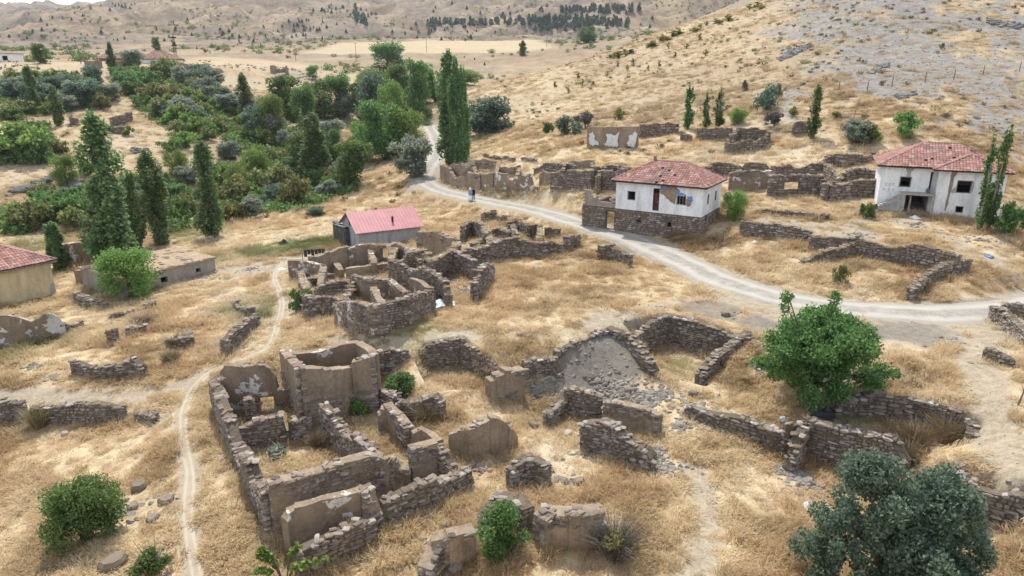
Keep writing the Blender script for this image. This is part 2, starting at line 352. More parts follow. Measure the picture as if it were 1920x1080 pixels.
# ploughed pale field
field = np.zeros_like(GX)
fp = [G(*p)[:2] for p in [(560,102),(640,80),(760,78),(1000,74),(1040,90),(960,98),(760,100)]]
field = np.maximum(field, smooth(-6, 6, poly_dist(GX, GY, fp)))
fp = [G(*p)[:2] for p in [(330,112),(420,108),(520,114),(600,124),(480,126),(380,122)]]
field = np.maximum(field, smooth(-4, 4, poly_dist(GX, GY, fp))*.7)
green = np.zeros_like(GX)
for (px, py, r, a) in [(560,462,5,1),(610,455,4,1),(500,470,4,.8),(480,590,2.5,.6),(760,620,3,.5),(520,560,2,.5),(440,580,2,.5),(30,650,4,.7),(330,510,3,.6),(380,490,4,.6),(70,455,7,.6),(100,420,9,.4),(350,440,6,.5),(1590,790,2,.6),(1280,690,2,.35),(300,375,16,.35),(470,330,20,.4),(600,300,18,.35),(940,470,1.6,.8)]:
    green = np.maximum(green, blob(px, py, r)*a)
brown = np.clip(smooth(.52, .70, fbm(GX*.22, GY*.22, 4, 110))*(GD < 140), 0, 1)
for (px, py, r, a) in [(850,560,5,.8),(950,520,5,.7),(1050,520,5,.6),(700,600,3,.8),(860,715,2.2,1),(800,790,2,.7),(470,420,9,.7),(600,390,9,.6),(330,620,5,.7),(250,650,4,.6),(1190,700,2,.7),(580,600,3,.8),(1700,820,2.5,.4)]:
    brown = np.maximum(brown, blob(px, py, r)*a)
PATCH = .34*fbm(GX*.07, GY*.07, 3, 401)+.40*fbm(GX*.33, GY*.33, 3, 411)+.26*fbm(GX*1.5, GY*1.5, 2, 421)
worn = np.maximum.reduce([smooth(100, 135, GD)*smooth(.02, .12, GA), smooth(180, 420, GD)*.9, smooth(108, 150, GD)*.55]); worn = worn*(.55+.45*smooth(.35, .6, fbm(GX*.04, GY*.04, 4, 130)))
MASK = dict(worn=np.clip(worn, 0, 1), patch=np.clip((PATCH-.5)*1.25+.5, 0, 1), dirt=np.clip(dirt, 0, 1), grey=np.clip(grey, 0, 1), rock=np.clip(rock, 0, 1), green=np.clip(green, 0, 1), brown=np.clip(brown, 0, 1), field=np.clip(field, 0, 1))
def mask_at(name, x, y):
    M = MASK[name]; a = np.arctan2(x, y); l = np.log(np.maximum(np.hypot(x, y), 6.01))
    fa = np.interp(a, azs, np.arange(len(azs))); fl = np.interp(l, lns, np.arange(len(lns)))
    ia = np.clip(np.round(fa).astype(int), 0, len(azs)-1); il = np.clip(np.round(fl).astype(int), 0, len(lns)-1); return M[il, ia]
# ------------------------------------------------------------------ terrain mesh and its material
def mat_terrain():
    n = NT('dry_ground'); base = straw(n); v = n.pos()
    fine = n.noise(v, 9, 3, .68); mid = n.noise(v, 2.2, 3, .65); big = n.noise(v, .02, 4, .6)
    base = n.mix(.75, base, n.ramp(fine, [(.28, .45), (.5, .80), (.72, 1.08)]), 'MULTIPLY')
    base = n.mix(.5, base, n.ramp(mid, [(.3, .6), (.7, 1.1)]), 'MULTIPLY')
    base = n.mix(n.math('MULTIPLY', n.attr('brown'), .5), base, n.ramp(n.math('ADD', n.math('MULTIPLY', fine, .5), n.math('MULTIPLY', mid, .5)), [(.35, (.24, .15, .085)), (.5, (.40, .26, .145)), (.65, (.50, .36, .21))]))
    base = n.mix(n.math('MULTIPLY', n.attr('green'), .8), base, n.ramp(fine, [(.3, (.045, .075, .02)), (.55, (.11, .15, .045)), (.75, (.26, .25, .10))]))
    dirtc = n.ramp(n.math('ADD', n.math('MULTIPLY', fine, .5), n.math('MULTIPLY', mid, .5)), [(.33, (.22, .18, .13)), (.5, (.34, .285, .21)), (.66, (.43, .375, .285))])
    dm = n.math('ADD', n.attr('dirt'), n.math('MULTIPLY', n.math('SUBTRACT', mid, .5), .9))
    base = n.mix(n.ramp(dm, [(.32, 0), (.62, 1)]), base, dirtc)
    st = n.noise(n.pos((1, 1, 1)), .55, 5, .72)
    base = n.mix(n.math('MULTIPLY', n.attr('worn'), .75), base, n.ramp(n.math('ADD', n.math('MULTIPLY', fine, .35), n.math('MULTIPLY', mid, .65)), [(.34, (.19, .145, .10)), (.5, (.32, .245, .16)), (.66, (.43, .34, .225))]))
    rockc = n.ramp(n.math('ADD', n.math('MULTIPLY', st, .65), n.math('MULTIPLY', fine, .35)), [(.36, (.10, .098, .098)), (.45, (.19, .187, .186)), (.55, (.26, .256, .252)), (.68, (.36, .352, .345))])
    rm = n.math('ADD', n.attr('rock'), n.math('MULTIPLY', n.math('SUBTRACT', st, .5), 2.4))
    base = n.mix(n.ramp(rm, [(.34, 0), (.78, .85)]), base, rockc)
    gc = n.ramp(n.math('ADD', n.math('MULTIPLY', fine, .6), n.math('MULTIPLY', mid, .4)), [(.35, (.115, .105, .095)), (.6, (.20, .185, .168))])
    base = n.mix(n.math('MULTIPLY', n.attr('grey'), .9), base, gc)
    base = n.mix(n.math('MULTIPLY', n.attr('field'), .85), base, n.ramp(mid, [(.3, (.44, .35, .225)), (.7, (.51, .415, .275))]))
    # far slopes: speckle of scrub and bare soil
    sp = n.noise(v, .11, 5, .75); geo = n.n('ShaderNodeNewGeometry'); ds = n.n('ShaderNodeVectorMath', operation='LENGTH'); n.l(geo.outputs['Position'], ds.inputs[0])
    mr = n.n('ShaderNodeMapRange'); mr.inputs[1].default_value = 230; mr.inputs[2].default_value = 600; n.l(ds.outputs['Value'], mr.inputs[0])
    far = n.mix(1.0, base, n.ramp(sp, [(.32, .30), (.45, .75), (.6, 1.0)]), 'MULTIPLY')
    far = n.mix(.72, far, n.ramp(n.math('ADD', n.math('MULTIPLY', big, .6), n.math('MULTIPLY', sp, .4)), [(.38, (.115, .088, .068)), (.5, (.225, .170, .12)), (.62, (.35, .27, .175))]))
    far = n.mix(n.math('MULTIPLY', n.attr('field'), .9), far, base)
    base = n.mix(mr.outputs[0], base, far)
    h = n.math('ADD', n.math('MULTIPLY', fine, .35), mid)
    return n.finish(base, .97, n.bump(n.math('ADD', h, n.math('MULTIPLY', st, n.math('MULTIPLY', n.attr('rock'), 6))), .55, .12), .05)
nr, na = GX.shape
idx = np.arange(nr*na).reshape(nr, na)
F = np.stack([idx[:-1, :-1], idx[:-1, 1:], idx[1:, 1:], idx[1:, :-1]], -1).reshape(-1, 4)[:, ::-1]
tme = mesh_np('terrain', np.stack([GX, GY, GZ], -1), np.ascontiguousarray(F), [mat_terrain()], smooth_=True)
for k, M in MASK.items():
    at = tme.attributes.new(k, 'FLOAT', 'POINT'); at.data.foreach_set('value', M.ravel().astype(np.float32))
tag(ob('terrain', tme), kind='structure')
# ------------------------------------------------------------------ road and footpath sheets
def ribbon(name, line, w, mat, lift=.03, jit=.25, nseg=8, seed=1, crown=.03):
    P = line; d = np.gradient(P[:, :2], axis=0); d /= np.maximum(1e-6, np.hypot(d[:, 0], d[:, 1]))[:, None]
    nrm = np.stack([d[:, 1], -d[:, 0]], 1); s = np.r_[0, np.cumsum(np.hypot(*np.diff(P[:, :2], axis=0).T))]
    V = []; U = []
    wl = w*(1+(fbm(s*.5, s*0+seed, 3, seed)-.5)*2*jit); wr = w*(1+(fbm(s*.5, s*0+seed+9, 3, seed+4)-.5)*2*jit)
    for k in range(nseg+1):
        t = k/nseg*2-1; off = np.where(t < 0, t*wl, t*wr)/2
        q = P[:, :2]+nrm*off[:, None]; z = ground(q[:, 0], q[:, 1])+lift*(1-abs(t)**3*1.9)+crown*(1-t*t)*(1-.8*(abs(abs(t)-.42) < .15))
        V.append(np.stack([q[:, 0], q[:, 1], z], 1)); U.append(np.full(len(P), t))
    V = np.stack(V, 1); n_, k_ = V.shape[:2]; ix = np.arange(n_*k_).reshape(n_, k_)
    F = np.stack([ix[:-1, :-1], ix[1:, :-1], ix[1:, 1:], ix[:-1, 1:]], -1).reshape(-1, 4)
    if np.cross(V[1, 0]-V[0, 0], V[0, 1]-V[0, 0])[2] < 0: F = F[:, ::-1]
    me = mesh_np(name, V, np.ascontiguousarray(F), [mat], smooth_=True)
    at = me.attributes.new('across', 'FLOAT', 'POINT'); at.data.foreach_set('value', np.stack(U, 1).ravel().astype(np.float32))
    return tag(ob(name, me), kind='structure')
def mat_road(name, lo, hi, edge):
    n = NT(name); v = n.pos(); f = n.noise(v, 6, 7, .7); m = n.noise(v, .9, 5, .6); a = n.math('ABSOLUTE', n.attr('across'))
    k = n.math('ADD', n.math('MULTIPLY', f, .5), n.math('MULTIPLY', m, .5))
    c = n.ramp(k, [(.35, lo), (.65, hi)])
    rut = n.math('ABSOLUTE', n.math('SUBTRACT', n.math('ADD', a, n.math('MULTIPLY', n.math('SUBTRACT', m, .5), .35)), .45))
    c = n.mix(n.ramp(rut, [(.08, .55), (.26, 0)]), c, tuple(min(1, x*1.22) for x in hi))
    c = n.mix(n.ramp(n.math('ADD', a, n.math('MULTIPLY', n.math('SUBTRACT', m, .5), 1.0)), [(.72, 0), (1.0, 1)]), c, edge)
    return n.finish(c, .97, n.bump(k, .4, .05), .05)
ribbon('road', ROAD, 4.6, mat_road('pale_road_dirt', (.22, .205, .18), (.39, .365, .325), (.34, .285, .21)), .05, .18, 12, 3, .04)
mp = mat_road('footpath_dust', (.31, .262, .195), (.42, .365, .285), (.38, .30, .195))
ribbon('footpath', TRAIL, .68, mp, .035, .45, 6, 5, .0)
# ------------------------------------------------------------------ masonry materials
def mat_stone(name, warm=0.0):
    n = NT(name); r = rnd(n); v = n.pos(); f = n.noise(v, 7, 4, .65)
    c = n.ramp(r, [(0, (.095+warm*.02, .086, .076)), (.25, (.155+warm*.025, .14, .123)), (.55, (.215+warm*.025, .195, .172)), (.82, (.28+warm*.02, .258, .23)), (1, (.43, .405, .37))])
    c = n.mix(.8, c, n.ramp(f, [(.3, .6), (.5, 1.0), (.7, 1.3)]), 'MULTIPLY'); g2 = n.noise(v, .7, 3, .6); c = n.mix(n.ramp(g2, [(.40, .05), (.62, .55)]), c, (.27, .215, .155))
    return n.finish(c, .95, n.bump(f, .5, .03), .1)
def mat_mud(name, lo, hi, white=None, wcol=(.66, .63, .60), scale=.8):
    n = NT(name); v = n.pos(); f = n.noise(v, 5, 5, .65); m = n.noise(v, .9, 4, .6)
    c = n.ramp(n.math('ADD', n.math('MULTIPLY', f, .5), n.math('MULTIPLY', m, .5)), [(.33, lo), (.66, hi)])
    if white is not None:
        w = n.noise(n.pos((1, 1, 1.2)), scale, 5, .62)
        c = n.mix(n.ramp(w, [(white, 0), (white+.018, 1)]), c, n.mix(n.ramp(m, [(.3, 0), (.7, .5)]), wcol, tuple(x*.86 for x in wcol)))
    st = n.noise(n.pos((1.6, 1.6, .35)), 1.1, 4, .65); c = n.mix(.55, c, n.ramp(st, [(.3, .55), (.5, 1.0), (.72, 1.2)]), 'MULTIPLY')
    vo = n.n('ShaderNodeTexVoronoi'); vo.feature = 'DISTANCE_TO_EDGE'; vo.inputs['Scale'].default_value = 1.5; n.l(n.pos((1, 1, 1)), vo.inputs['Vector']); c = n.mix(n.ramp(vo.outputs[0], [(.0, .28), (.03, 0)]), c, tuple(x*.55 for x in lo)) if white != -1 else c
    return n.finish(c, .96, n.bump(n.math('ADD', n.math('MULTIPLY', f, 1.4), m), .7, .06), .05)
M_STONE = mat_stone('grey_rubble_stone', .45); M_STONEB = mat_stone('brown_rubble_stone', 1.0)
M_CORE = mat_mud('mud_mortar', (.10, .08, .062), (.19, .153, .117))
M_MUD = mat_mud('mud_plaster', (.20, .152, .11), (.38, .30, .222))
M_MUDW = mat_mud('mud_plaster_flaking_white', (.20, .15, .108), (.315, .245, .18), .575)
M_WHITE = mat_mud('white_plaster_falling_off', (.19, .145, .105), (.29, .225, .165), .52, (.58, .57, .55), .75)
# ------------------------------------------------------------------ stones: irregular seven-sided blocks with a chamfered face
NS = 10; _r = np.random.RandomState(11); NV = 8
def stone_templates():
    out = []
    for k in range(NS):
        a = np.linspace(0, 2*np.pi, NV, endpoint=False)+_r.uniform(-.16, .16, NV)+.39
        p = 2.6+_r.rand()*1.6; rr = (np.abs(np.cos(a))**p+np.abs(np.sin(a))**p)**(-1/p)*_r.uniform(.84, 1.06, NV)
        x, z = np.cos(a)*rr*.5, np.sin(a)*rr*.5
        ring0 = np.stack([x, np.full(NV, .5), z], 1); ring1 = np.stack([x, np.full(NV, -.28)+_r.uniform(-.06, .06, NV), z], 1)
        ring2 = np.stack([x*.80, np.full(NV, -.5)+_r.uniform(-.07, .07, NV), z*.76], 1)
        out.append(np.concatenate([ring0, ring1, ring2]))
    return np.array(out)
ST = stone_templates()
SF = []
for i in range(NV):
    j = (i+1) % NV; SF += [(i, i+NV, j+NV, j), (i+NV, i+2*NV, j+2*NV, j+NV)]
SQ = list(SF)
for i in range(1, NV-1, 2): SQ.append((2*NV, 2*NV+i+1 if i+1 < NV else 2*NV, 2*NV+i, 2*NV+i))
SFQ = [f[::-1] for f in SF]; CAPF = [tuple(2*NV+i for i in range(NV))[::-1]]
# cap as quads so that one array holds all faces
CAPQ = [(2*NV+0, 2*NV+3, 2*NV+2, 2*NV+1), (2*NV+0, 2*NV+7, 2*NV+4, 2*NV+3), (2*NV+7, 2*NV+6, 2*NV+5, 2*NV+4)]
SALL = np.array([(a, d, c, b) for (a, b, c, d) in SF]+[(a, d, c, b)[::-1] for (a, b, c, d) in CAPQ]+[tuple(q-2*NV for q in f)[::-1] for f in [(a, d, c, b)[::-1] for (a, b, c, d) in CAPQ]])
def outward(F):
    # every face turned outwards (checked on the first template)
    V = ST[0]; o = V.mean(0); out = []
    for f in F:
        p = V[list(f)]; n = np.cross(p[2]-p[0], p[3]-p[1]); out.append(tuple(f) if n@(p.mean(0)-o) > 0 else tuple(f)[::-1])
    return np.array(out)
SALL = outward(SALL)
STONE_ME = {}
def stone_mesh(k, mat):
    if (k, mat.name) not in STONE_ME: STONE_ME[(k, mat.name)] = mesh_np('stone', ST[k], SALL, [mat])
    return STONE_ME[(k, mat.name)]
def stones_joined(name, S, mat):
    """S: rows x,y,z, sx,sy,sz, rz, tilt, template  -> one mesh"""
    S = np.array(S); T = ST[S[:, 8].astype(int)]*S[:, None, 3:6]
    c, s = np.cos(S[:, 7])[:, None], np.sin(S[:, 7])[:, None]; x, z = T[..., 0]*c-T[..., 2]*s, T[..., 0]*s+T[..., 2]*c
    y = T[..., 1]; c, s = np.cos(S[:, 6])[:, None], np.sin(S[:, 6])[:, None]
    V = np.stack([x*c-y*s, x*s+y*c, z], -1)+S[:, None, :3]
    F = (SALL[None]+(np.arange(len(S))*3*NV)[:, None, None]).reshape(-1, 4)
    return mesh_np(name, V.reshape(-1, 3), F, [mat])
TOPS, FEET = [], []
def facing(p, nrm):
    return nrm[0]*(0-p[0])+nrm[1]*(0-p[1]) > -4
def place(pt, base=False):
    px, py, h = pt[:3]
    if len(pt) > 3: p = atz(px, py, pt[3]); return np.array([p[0], p[1], p[2], p[2]-h])
    g = G(px, py) if base else G(px, py, h)
    return np.array([g[0], g[1], g[2]+h, g[2]])
def wall(thing, pts, style='stone', t=.5, rag=.16, holes=(), base=False, mask=None, seed=0, P=None, mat=None):
    """one run of wall on image points; returns the part and its loose list of facing stones"""
    rs = random.Random(seed*31+7); o = np.array(thing.location)
    if P is None: P = [place(p, base) for p in pts]
    P = [np.array(p, float) for p in P]
    D = np.mean([np.hypot(p[0], p[1]) for p in P]); far = D > 72
    rag = rag*1.45; sw, sh = (.31, .135) if D < 50 else ((.40, .17) if D < 72 else (.56, .24))
    core = MB(); S = []; s_off = 0.0; lens = [float(np.hypot(*(b[:2]-a[:2]))) for a, b in zip(P[:-1], P[1:])]
    mud = style in ('mud', 'mudw', 'white'); ct = t if mud else t-.10
    for i, (a, b) in enumerate(zip(P[:-1], P[1:])):
        L = lens[i]
        if L < .05: continue
        d = (b[:2]-a[:2])/L; nr = np.array([d[1], -d[0]])
        if nr@(-a[:2]) < 0: nr = -nr
        ext0 = -ct/2+.03 if i else 0.0
        n = max(2, int(L/(.28 if not far else .45))); ss = list(np.linspace(ext0, L, n+1))
        for (h0, h1, z0, z1) in holes:
            for hs in (h0, h1):
                q = hs-s_off
                if 0 < q < L: ss.append(q)
        ss = np.array(sorted(set(np.round(ss, 3))))
        sg = ss+s_off
        tl = np.clip(ss/L, 0, 1)
        top = a[2]+(b[2]-a[2])*tl+(fbm(sg*.9+seed*3.1, sg*0+seed, 3, 200)-.5)*2*rag+(0 if mud else (np.floor(fbm(sg*1.7, sg*0+3+seed, 2, 210)*5)/5-.5)*rag)
        if not mud and not holes: top = top-(top-(a[3]+(b[3]-a[3])*tl))*(.20 if D < 56 else .34)*smooth(.58, .80, fbm(sg*.42+seed*1.7, sg*0+seed*.3, 2, 205))
        gx = a[0]+d[0]*ss; gy = a[1]+d[1]*ss
        gf = ground(gx+nr[0]*(t/2+.15), gy+nr[1]*(t/2+.15)); gf = np.minimum(gf, np.maximum(a[3]+(b[3]-a[3])*tl, gf-2.2)); bot = np.minimum(np.minimum(gf, ground(gx, gy))-.35, top-.3)
        bot = np.minimum(bot, (a[3]+(b[3]-a[3])*tl)-.3)
        topf = lambda q: np.interp(q, ss, top)
        botf = lambda q: np.interp(q, ss, gf)
        K = 4 if not far else 2
        def pt(s_, side, z, k):
            off = side*ct/2+(vnoise(np.array((s_+s_off)*1.3+side*9), np.array(z*1.3+seed), 220)-.5)*(.10 if mud else .06)
            return (a[0]+d[0]*s_+nr[0]*off-o[0], a[1]+d[1]*s_+nr[1]*off-o[1], z-o[2])
        for j in range(len(ss)-1):
            s0, s1 = ss[j], ss[j+1]; mid = (s0+s1)/2+s_off; iv = [(bot[j], top[j], bot[j+1], top[j+1])]
            hh = [h for h in holes if h[0]-.01 <= mid <= h[1]+.01]
            if hh:
                g0 = botf((s0+s1)/2); z0, z1 = g0+hh[0][2], g0+hh[0][3]; iv = [(bot[j], z0, bot[j+1], z0)]
                if z1 < min(top[j], top[j+1])-.05: iv.append((z1, top[j], z1, top[j+1]))
            hn = [bool([h for h in holes if h[0]-.01 <= (ss[q]+ss[q+1])/2+s_off <= h[1]+.01]) if 0 <= q < len(ss)-1 else None for q in (j-1, j+1)]
            for (b0, t0, b1, t1) in iv:
                if min(t0-b0, t1-b1) < .02: continue
                kk = K if (t0-b0) > .5 else 1; V = []
                for side in (1, -1):
                    for r in range(kk+1):
                        V.append(pt(s0, side, b0+(t0-b0)*r/kk, r)); V.append(pt(s1, side, b1+(t1-b1)*r/kk, r))
                w = 2*(kk+1); Fs = []
                for r in range(kk):
                    Fs.append((2*r, 2*r+1, 2*r+3, 2*r+2)); Fs.append((w+2*r+1, w+2*r, w+2*r+2, w+2*r+3))
                Fs.append((2*kk, 2*kk+1, w+2*kk+1, w+2*kk)); Fs.append((1, 0, w, w+1))
                for q, c0 in ((0, 0), (1, 1)):
                    if hn[q] is None or hn[q] != bool(hh): 
                        for r in range(kk): Fs.append((2*r+c0, 2*r+2+c0, w+2*r+2+c0, w+2*r+c0))
                core.add(V, Fs)
        # facing stones on the sides that can be seen
        zmin = float(np.min(gf))-.12; zmax = float(np.max(top))
        def inhole(q, z):
            return any(h[0]-.04 < q+s_off < h[1]+.04 and botf(q)+h[2]-.05 < z < botf(q)+h[3]+.05 for h in holes)
        want = style == 'stone' or mask is not None
        for side in (1, -1):
            if not want: break
            if side == -1 and not facing(a[:2]+d*L/2, -nr): continue
            z = zmin
            while z < zmax:
                ch = sh*rs.uniform(.65, 1.6); q = ext0-rs.random()*sw*.6
                while q < L:
                    w = sw*rs.choice((.5, .7, .9, 1.1, 1.4, 1.9))*rs.uniform(.85, 1.15); cq = q+w/2
                    zc = z+ch/2
                    if 0 <= cq <= L+.05 and zc < topf(cq)+.02 and zc > botf(cq)-.2 and not inhole(cq, zc):
                        ok = True
                        if mask is not None:
                            rel = (zc-botf(cq))/max(.3, topf(cq)-botf(cq)); ok = mask(cq+s_off, rel, float(vnoise(np.array((cq+s_off)*.8), np.array(zc*.9), 230+seed)))
                        if ok and rs.random() > .07:
                            off = side*(t/2-(.098 if not mud else .062)+rs.uniform(-.02, .025)); hgt = ch*rs.uniform(.82, 1.02)
                            S.append((a[0]+d[0]*cq+nr[0]*off-o[0], a[1]+d[1]*cq+nr[1]*off-o[1], zc-o[2], w*.97, .24, hgt, math.atan2(d[1], d[0])+(0 if (d[0]*nr[1]-d[1]*nr[0])*side < 0 else math.pi)+rs.uniform(-.05, .05), rs.uniform(-.07, .07), rs.randrange(NS)))
                    q += w
                z += ch
        # end faces
        if want:
            for (e, sgn) in ((0, -1), (L, 1)):
                if (e == 0 and i > 0) or (e == L and i < len(lens)-1): continue
                if not facing(a[:2]+d*e, d*sgn): continue
                z = zmin
                while z < topf(e):
                    ch = sh*rs.uniform(.8, 1.3)
                    if z > botf(e)-.2 and z+ch/2 < topf(e):
                        for off in (-.14, .14):
                            p = a[:2]+d*(e+sgn*(-.07))+nr*(off+rs.uniform(-.02, .02)); S.append((p[0]-o[0], p[1]-o[1], z+ch/2-o[2], .29, .24, ch, math.atan2(d[1], d[0])+(math.pi/2 if sgn > 0 else -math.pi/2), rs.uniform(-.06, .06), rs.randrange(NS)))
                    z += ch
        for q in np.arange(ext0, L, .32): TOPS.append((a[0]+d[0]*q, a[1]+d[1]*q, float(topf(q)), mud, D)); FEET.append((a[0]+d[0]*q+nr[0]*(t/2+.12), a[1]+d[1]*q+nr[1]*(t/2+.12), D))
        # loose cap stones
        if want or rag > .1:
            q = ext0+.1
            while q < L:
                w = sw*rs.uniform(.5, 1.15)
                if rs.random() < (.45 if style == 'stone' else (.15 if mask else .0)) and not any(h[0] < q+s_off < h[1] and h[3] > topf(q)-botf(q)-.1 for h in holes):
                    for off in ((-.15, .15) if rs.random() < .7 else (rs.uniform(-.1, .1),)):
                        p = a[:2]+d*(q+rs.uniform(-.05, .05))+nr*(off+rs.uniform(-.06, .06)); hgt = rs.uniform(.06, .14)*(1 if not far else 1.4)
                        S.append((p[0]-o[0], p[1]-o[1], topf(q)+hgt*.3-o[2], w, rs.uniform(.25, .38), hgt, rs.uniform(0, 6.28), rs.uniform(-.2, .2), rs.randrange(NS)))
                q += w*.9
        s_off += L
    m = mat or {'mud': M_MUD, 'mudw': M_MUDW, 'white': M_WHITE}.get(style, M_CORE)
    part = core.build('wall', m, thing, smooth_=False)
    return part, S, D
def ruin(name, label, walls, cat='ruin', group=None, stone_mat=None, singles=290, rubble=None):
    first = walls[0][1][0]; g = place(first, walls[0][2].get('base', False) if len(walls[0]) > 2 else False)
    th = empty(name, (g[0], g[1], float(ground(g[0], g[1]))), label, cat, group); th['kind'] = 'thing'
    allS = []
    for k, wl in enumerate(walls):
        kw = dict(wl[2]) if len(wl) > 2 else {}; ruin.n += 1
        part, S, D = wall(th, wl[1], wl[0], seed=ruin.n, **kw)
        for s in S: allS.append((part, s, D))
    mat = stone_mat or M_STONE
    # the largest stones in the photograph are pieces of their own, the rest one joined part per wall
    big = sorted(range(len(allS)), key=lambda i: -allS[i][1][3]*1280/allS[i][2])
    big = [i for i in big if allS[i][1][3]*1280/allS[i][2] >= 10.5][:singles]; bs = set(big)
    for i in big:
        part, s, D = allS[i]; ob_ = bpy.data.objects.new('stone', stone_mesh(int(s[8]), mat)); COL.objects.link(ob_); ob_.parent = part
        ob_.location = s[:3]; ob_.rotation_euler = (0, -s[7], s[6]); ob_.scale = s[3:6]
    by = {}
    for i, (part, s, D) in enumerate(allS):
        if i not in bs: by.setdefault(part.name, (part, []))[1].append(s)
    for part, S in by.values():
        tag(ob('stonework', stones_joined('stonework', S, mat), part), kind='stuff')
    return th
ruin.n = 0
lowm = lambda lim, j=.25: (lambda s, r, n: r+(n-.5)*j < lim)
highm = lambda lim, j=.3: (lambda s, r, n: r+(n-.5)*j > lim)
patch = lambda lim: (lambda s, r, n: n > lim)
B = dict(base=True)
ruin('ruined_house', 'largest roofless ruin of stone and tall tan mud walls beside the winding footpath', [
 ('stone', [(409,768,2.0),(424,802,1.9),(432,820,1.7),(442,842,1.5),(450,860,.9),(458,880,.5),(464,893,.5),(466,897,1.6),(480,925,1.7),(484,936,1.2),(497,965,1.5),(501,972,2.3),(513,998,2.45)], dict(base=True, t=.6)),
 ('mudw', [(425,772,2.5),(440,771,2.85),(470,769,2.7),(494,768,2.95),(515,766,2.6),(524,765,2.1),(526,765,1.25),(562,762,1.25)], dict(base=True, t=.45, rag=.08, holes=[(1.85,2.6,.05,.85)], mask=lowm(.16))),
 ('stone', [(463,787,1.3),(480,784,1.25)], dict(base=True, t=.5, rag=.03)),
 ('stone', [(455,842,1.4),(490,836,1.6),(535,828,1.7),(540,827,.7),(548,826,.7),(551,826,1.3),(565,824,1.3),(586,821,1.0)], B),
 ('mud', [(563,691,3.1,3.2),(600,690,2.9,3.0),(640,686,2.8,2.9),(660,684,2.6,2.6),(668,675,2.9,3.0),(702,668,3.1,3.2)], dict(t=.5, rag=.12, mask=lowm(.50,.12))),
 ('mud', [(563,691,3.1,3.2),(548,672,2.9,2.9),(531,656,2.4,2.5)], dict(t=.5, rag=.08, mask=lowm(.6,.3))),
 ('mudw', [(531,658,2.4,2.4),(560,662,2.3,2.35),(600,658,2.4,2.5),(640,648,2.5,2.65),(672,640,2.7,2.8)], dict(t=.5, rag=.10)),
 ('mud', [(672,640,2.7,2.8),(690,652,2.8,2.9),(703,667,3.1,3.2)], dict(t=.5, rag=.08)),
 ('stone', [(607,757,1.9),(640,792,1.7),(670,818,1.65),(700,841,1.6)], dict(t=.5, rag=.08, mask=None)),
 ('mud', [(502,905,2.4),(560,890,2.2),(640,865,2.1),(700,845,2.1),(718,852,1.9),(735,858,1.3)], dict(t=.55, rag=.1, mask=lambda s, r, n: r+(n-.5)*.3 > max(.0, .78-s*.16))),
 ('mud', [(735,860,1.3),(752,872,1.0),(768,872,1.0)], dict(mask=highm(.5))),
 ('mud', [(769,843,1.7),(795,836,1.7),(818,830,1.7)], dict(mask=highm(.6))),
 ('stone', [(818,831,1.6),(850,872,1.0)]),
 ('mud', [(773,811,1.2),(790,800,1.4),(806,810,1.2),(825,826,1.2)], dict(t=.35, rag=.1)),
], stone_mat=M_STONEB)
ruin('ruined_outbuilding', 'low mud plastered ruin with flaking white patches at the foot of the frame', [
 ('mudw', [(533,972,1.7),(545,955,1.9),(560,946,2.0),(620,930,2.0),(674,916,2.0),(682,910,2.0)], dict(t=.4, rag=.08)),
 ('mud', [(682,910,2.0),(694,930,1.7),(704,957,1.1)], dict(t=.5, mask=patch(.3))),
 ('stone', [(555,1032,1.2),(620,1000,1.2),(690,971,1.15)], dict(rag=.08))], stone_mat=M_STONEB, singles=200)
ruin('stone_wall', 'free-standing rubble wall capped with pale slabs right of the flaking white ruin', [
 ('stone', [(704,968,.6),(722,937,1.2),(760,917,1.3),(806,897,1.35),(880,876,1.0)])], cat='wall', singles=240)
ruin('adobe_wall', 'leaning brown adobe wall stub alone in the straw', [('mud', [(845,846,1.0),(870,849,1.3),(885,851,1.45),(905,848,1.6),(925,846,1.95),(940,842,1.7),(952,838,1.2),(963,832,.5)], dict(base=True, t=.5, rag=.08, mask=patch(.78)))], cat='wall')
ruin('ruined_room', 'short mud and stone wall stubs around the two low green bushes', [
 ('stone', [(717,731,1.0),(745,741,1.1)]), ('mud', [(710,778,1.0),(722,765,1.3),(731,758,1.5),(750,778,1.4),(767,801,1.2)], dict(rag=.1, mask=patch(.55))),
 ('stone', [(746,748,1.3),(780,738,1.5),(820,731,1.5),(829,745,1.2)])], singles=120, stone_mat=M_STONEB)
ruin('cellar_room', 'dark sunken stone room with tan grass on its floor', [
 ('stone', [(701,665,1.4,1.9),(730,657,1.5,2.0),(761,652,1.5,2.0)]),
 ('stone', [(780,674,1.0,1.1),(786,656,1.4,1.7),(802,641,1.8,2.1),(835,637,1.9,2.15),(870,635,1.9,2.2)], dict(rag=.08)),
 ('stone', [(870,635,1.9,2.2),(905,655,1.8,2.1),(944,682,1.7,2.0)], dict(rag=.06)),
 ('mud', [(915,740,.6),(925,742,1.0),(935,742,1.3),(950,742,1.75),(978,738,1.6)], dict(base=True, t=.7, mask=patch(.5))),
 ('stone', [(983,677,1.6,1.9),(1010,672,1.6,1.9),(1040,667,1.6,1.95),(1052,690,1.0,1.3)])], singles=290)
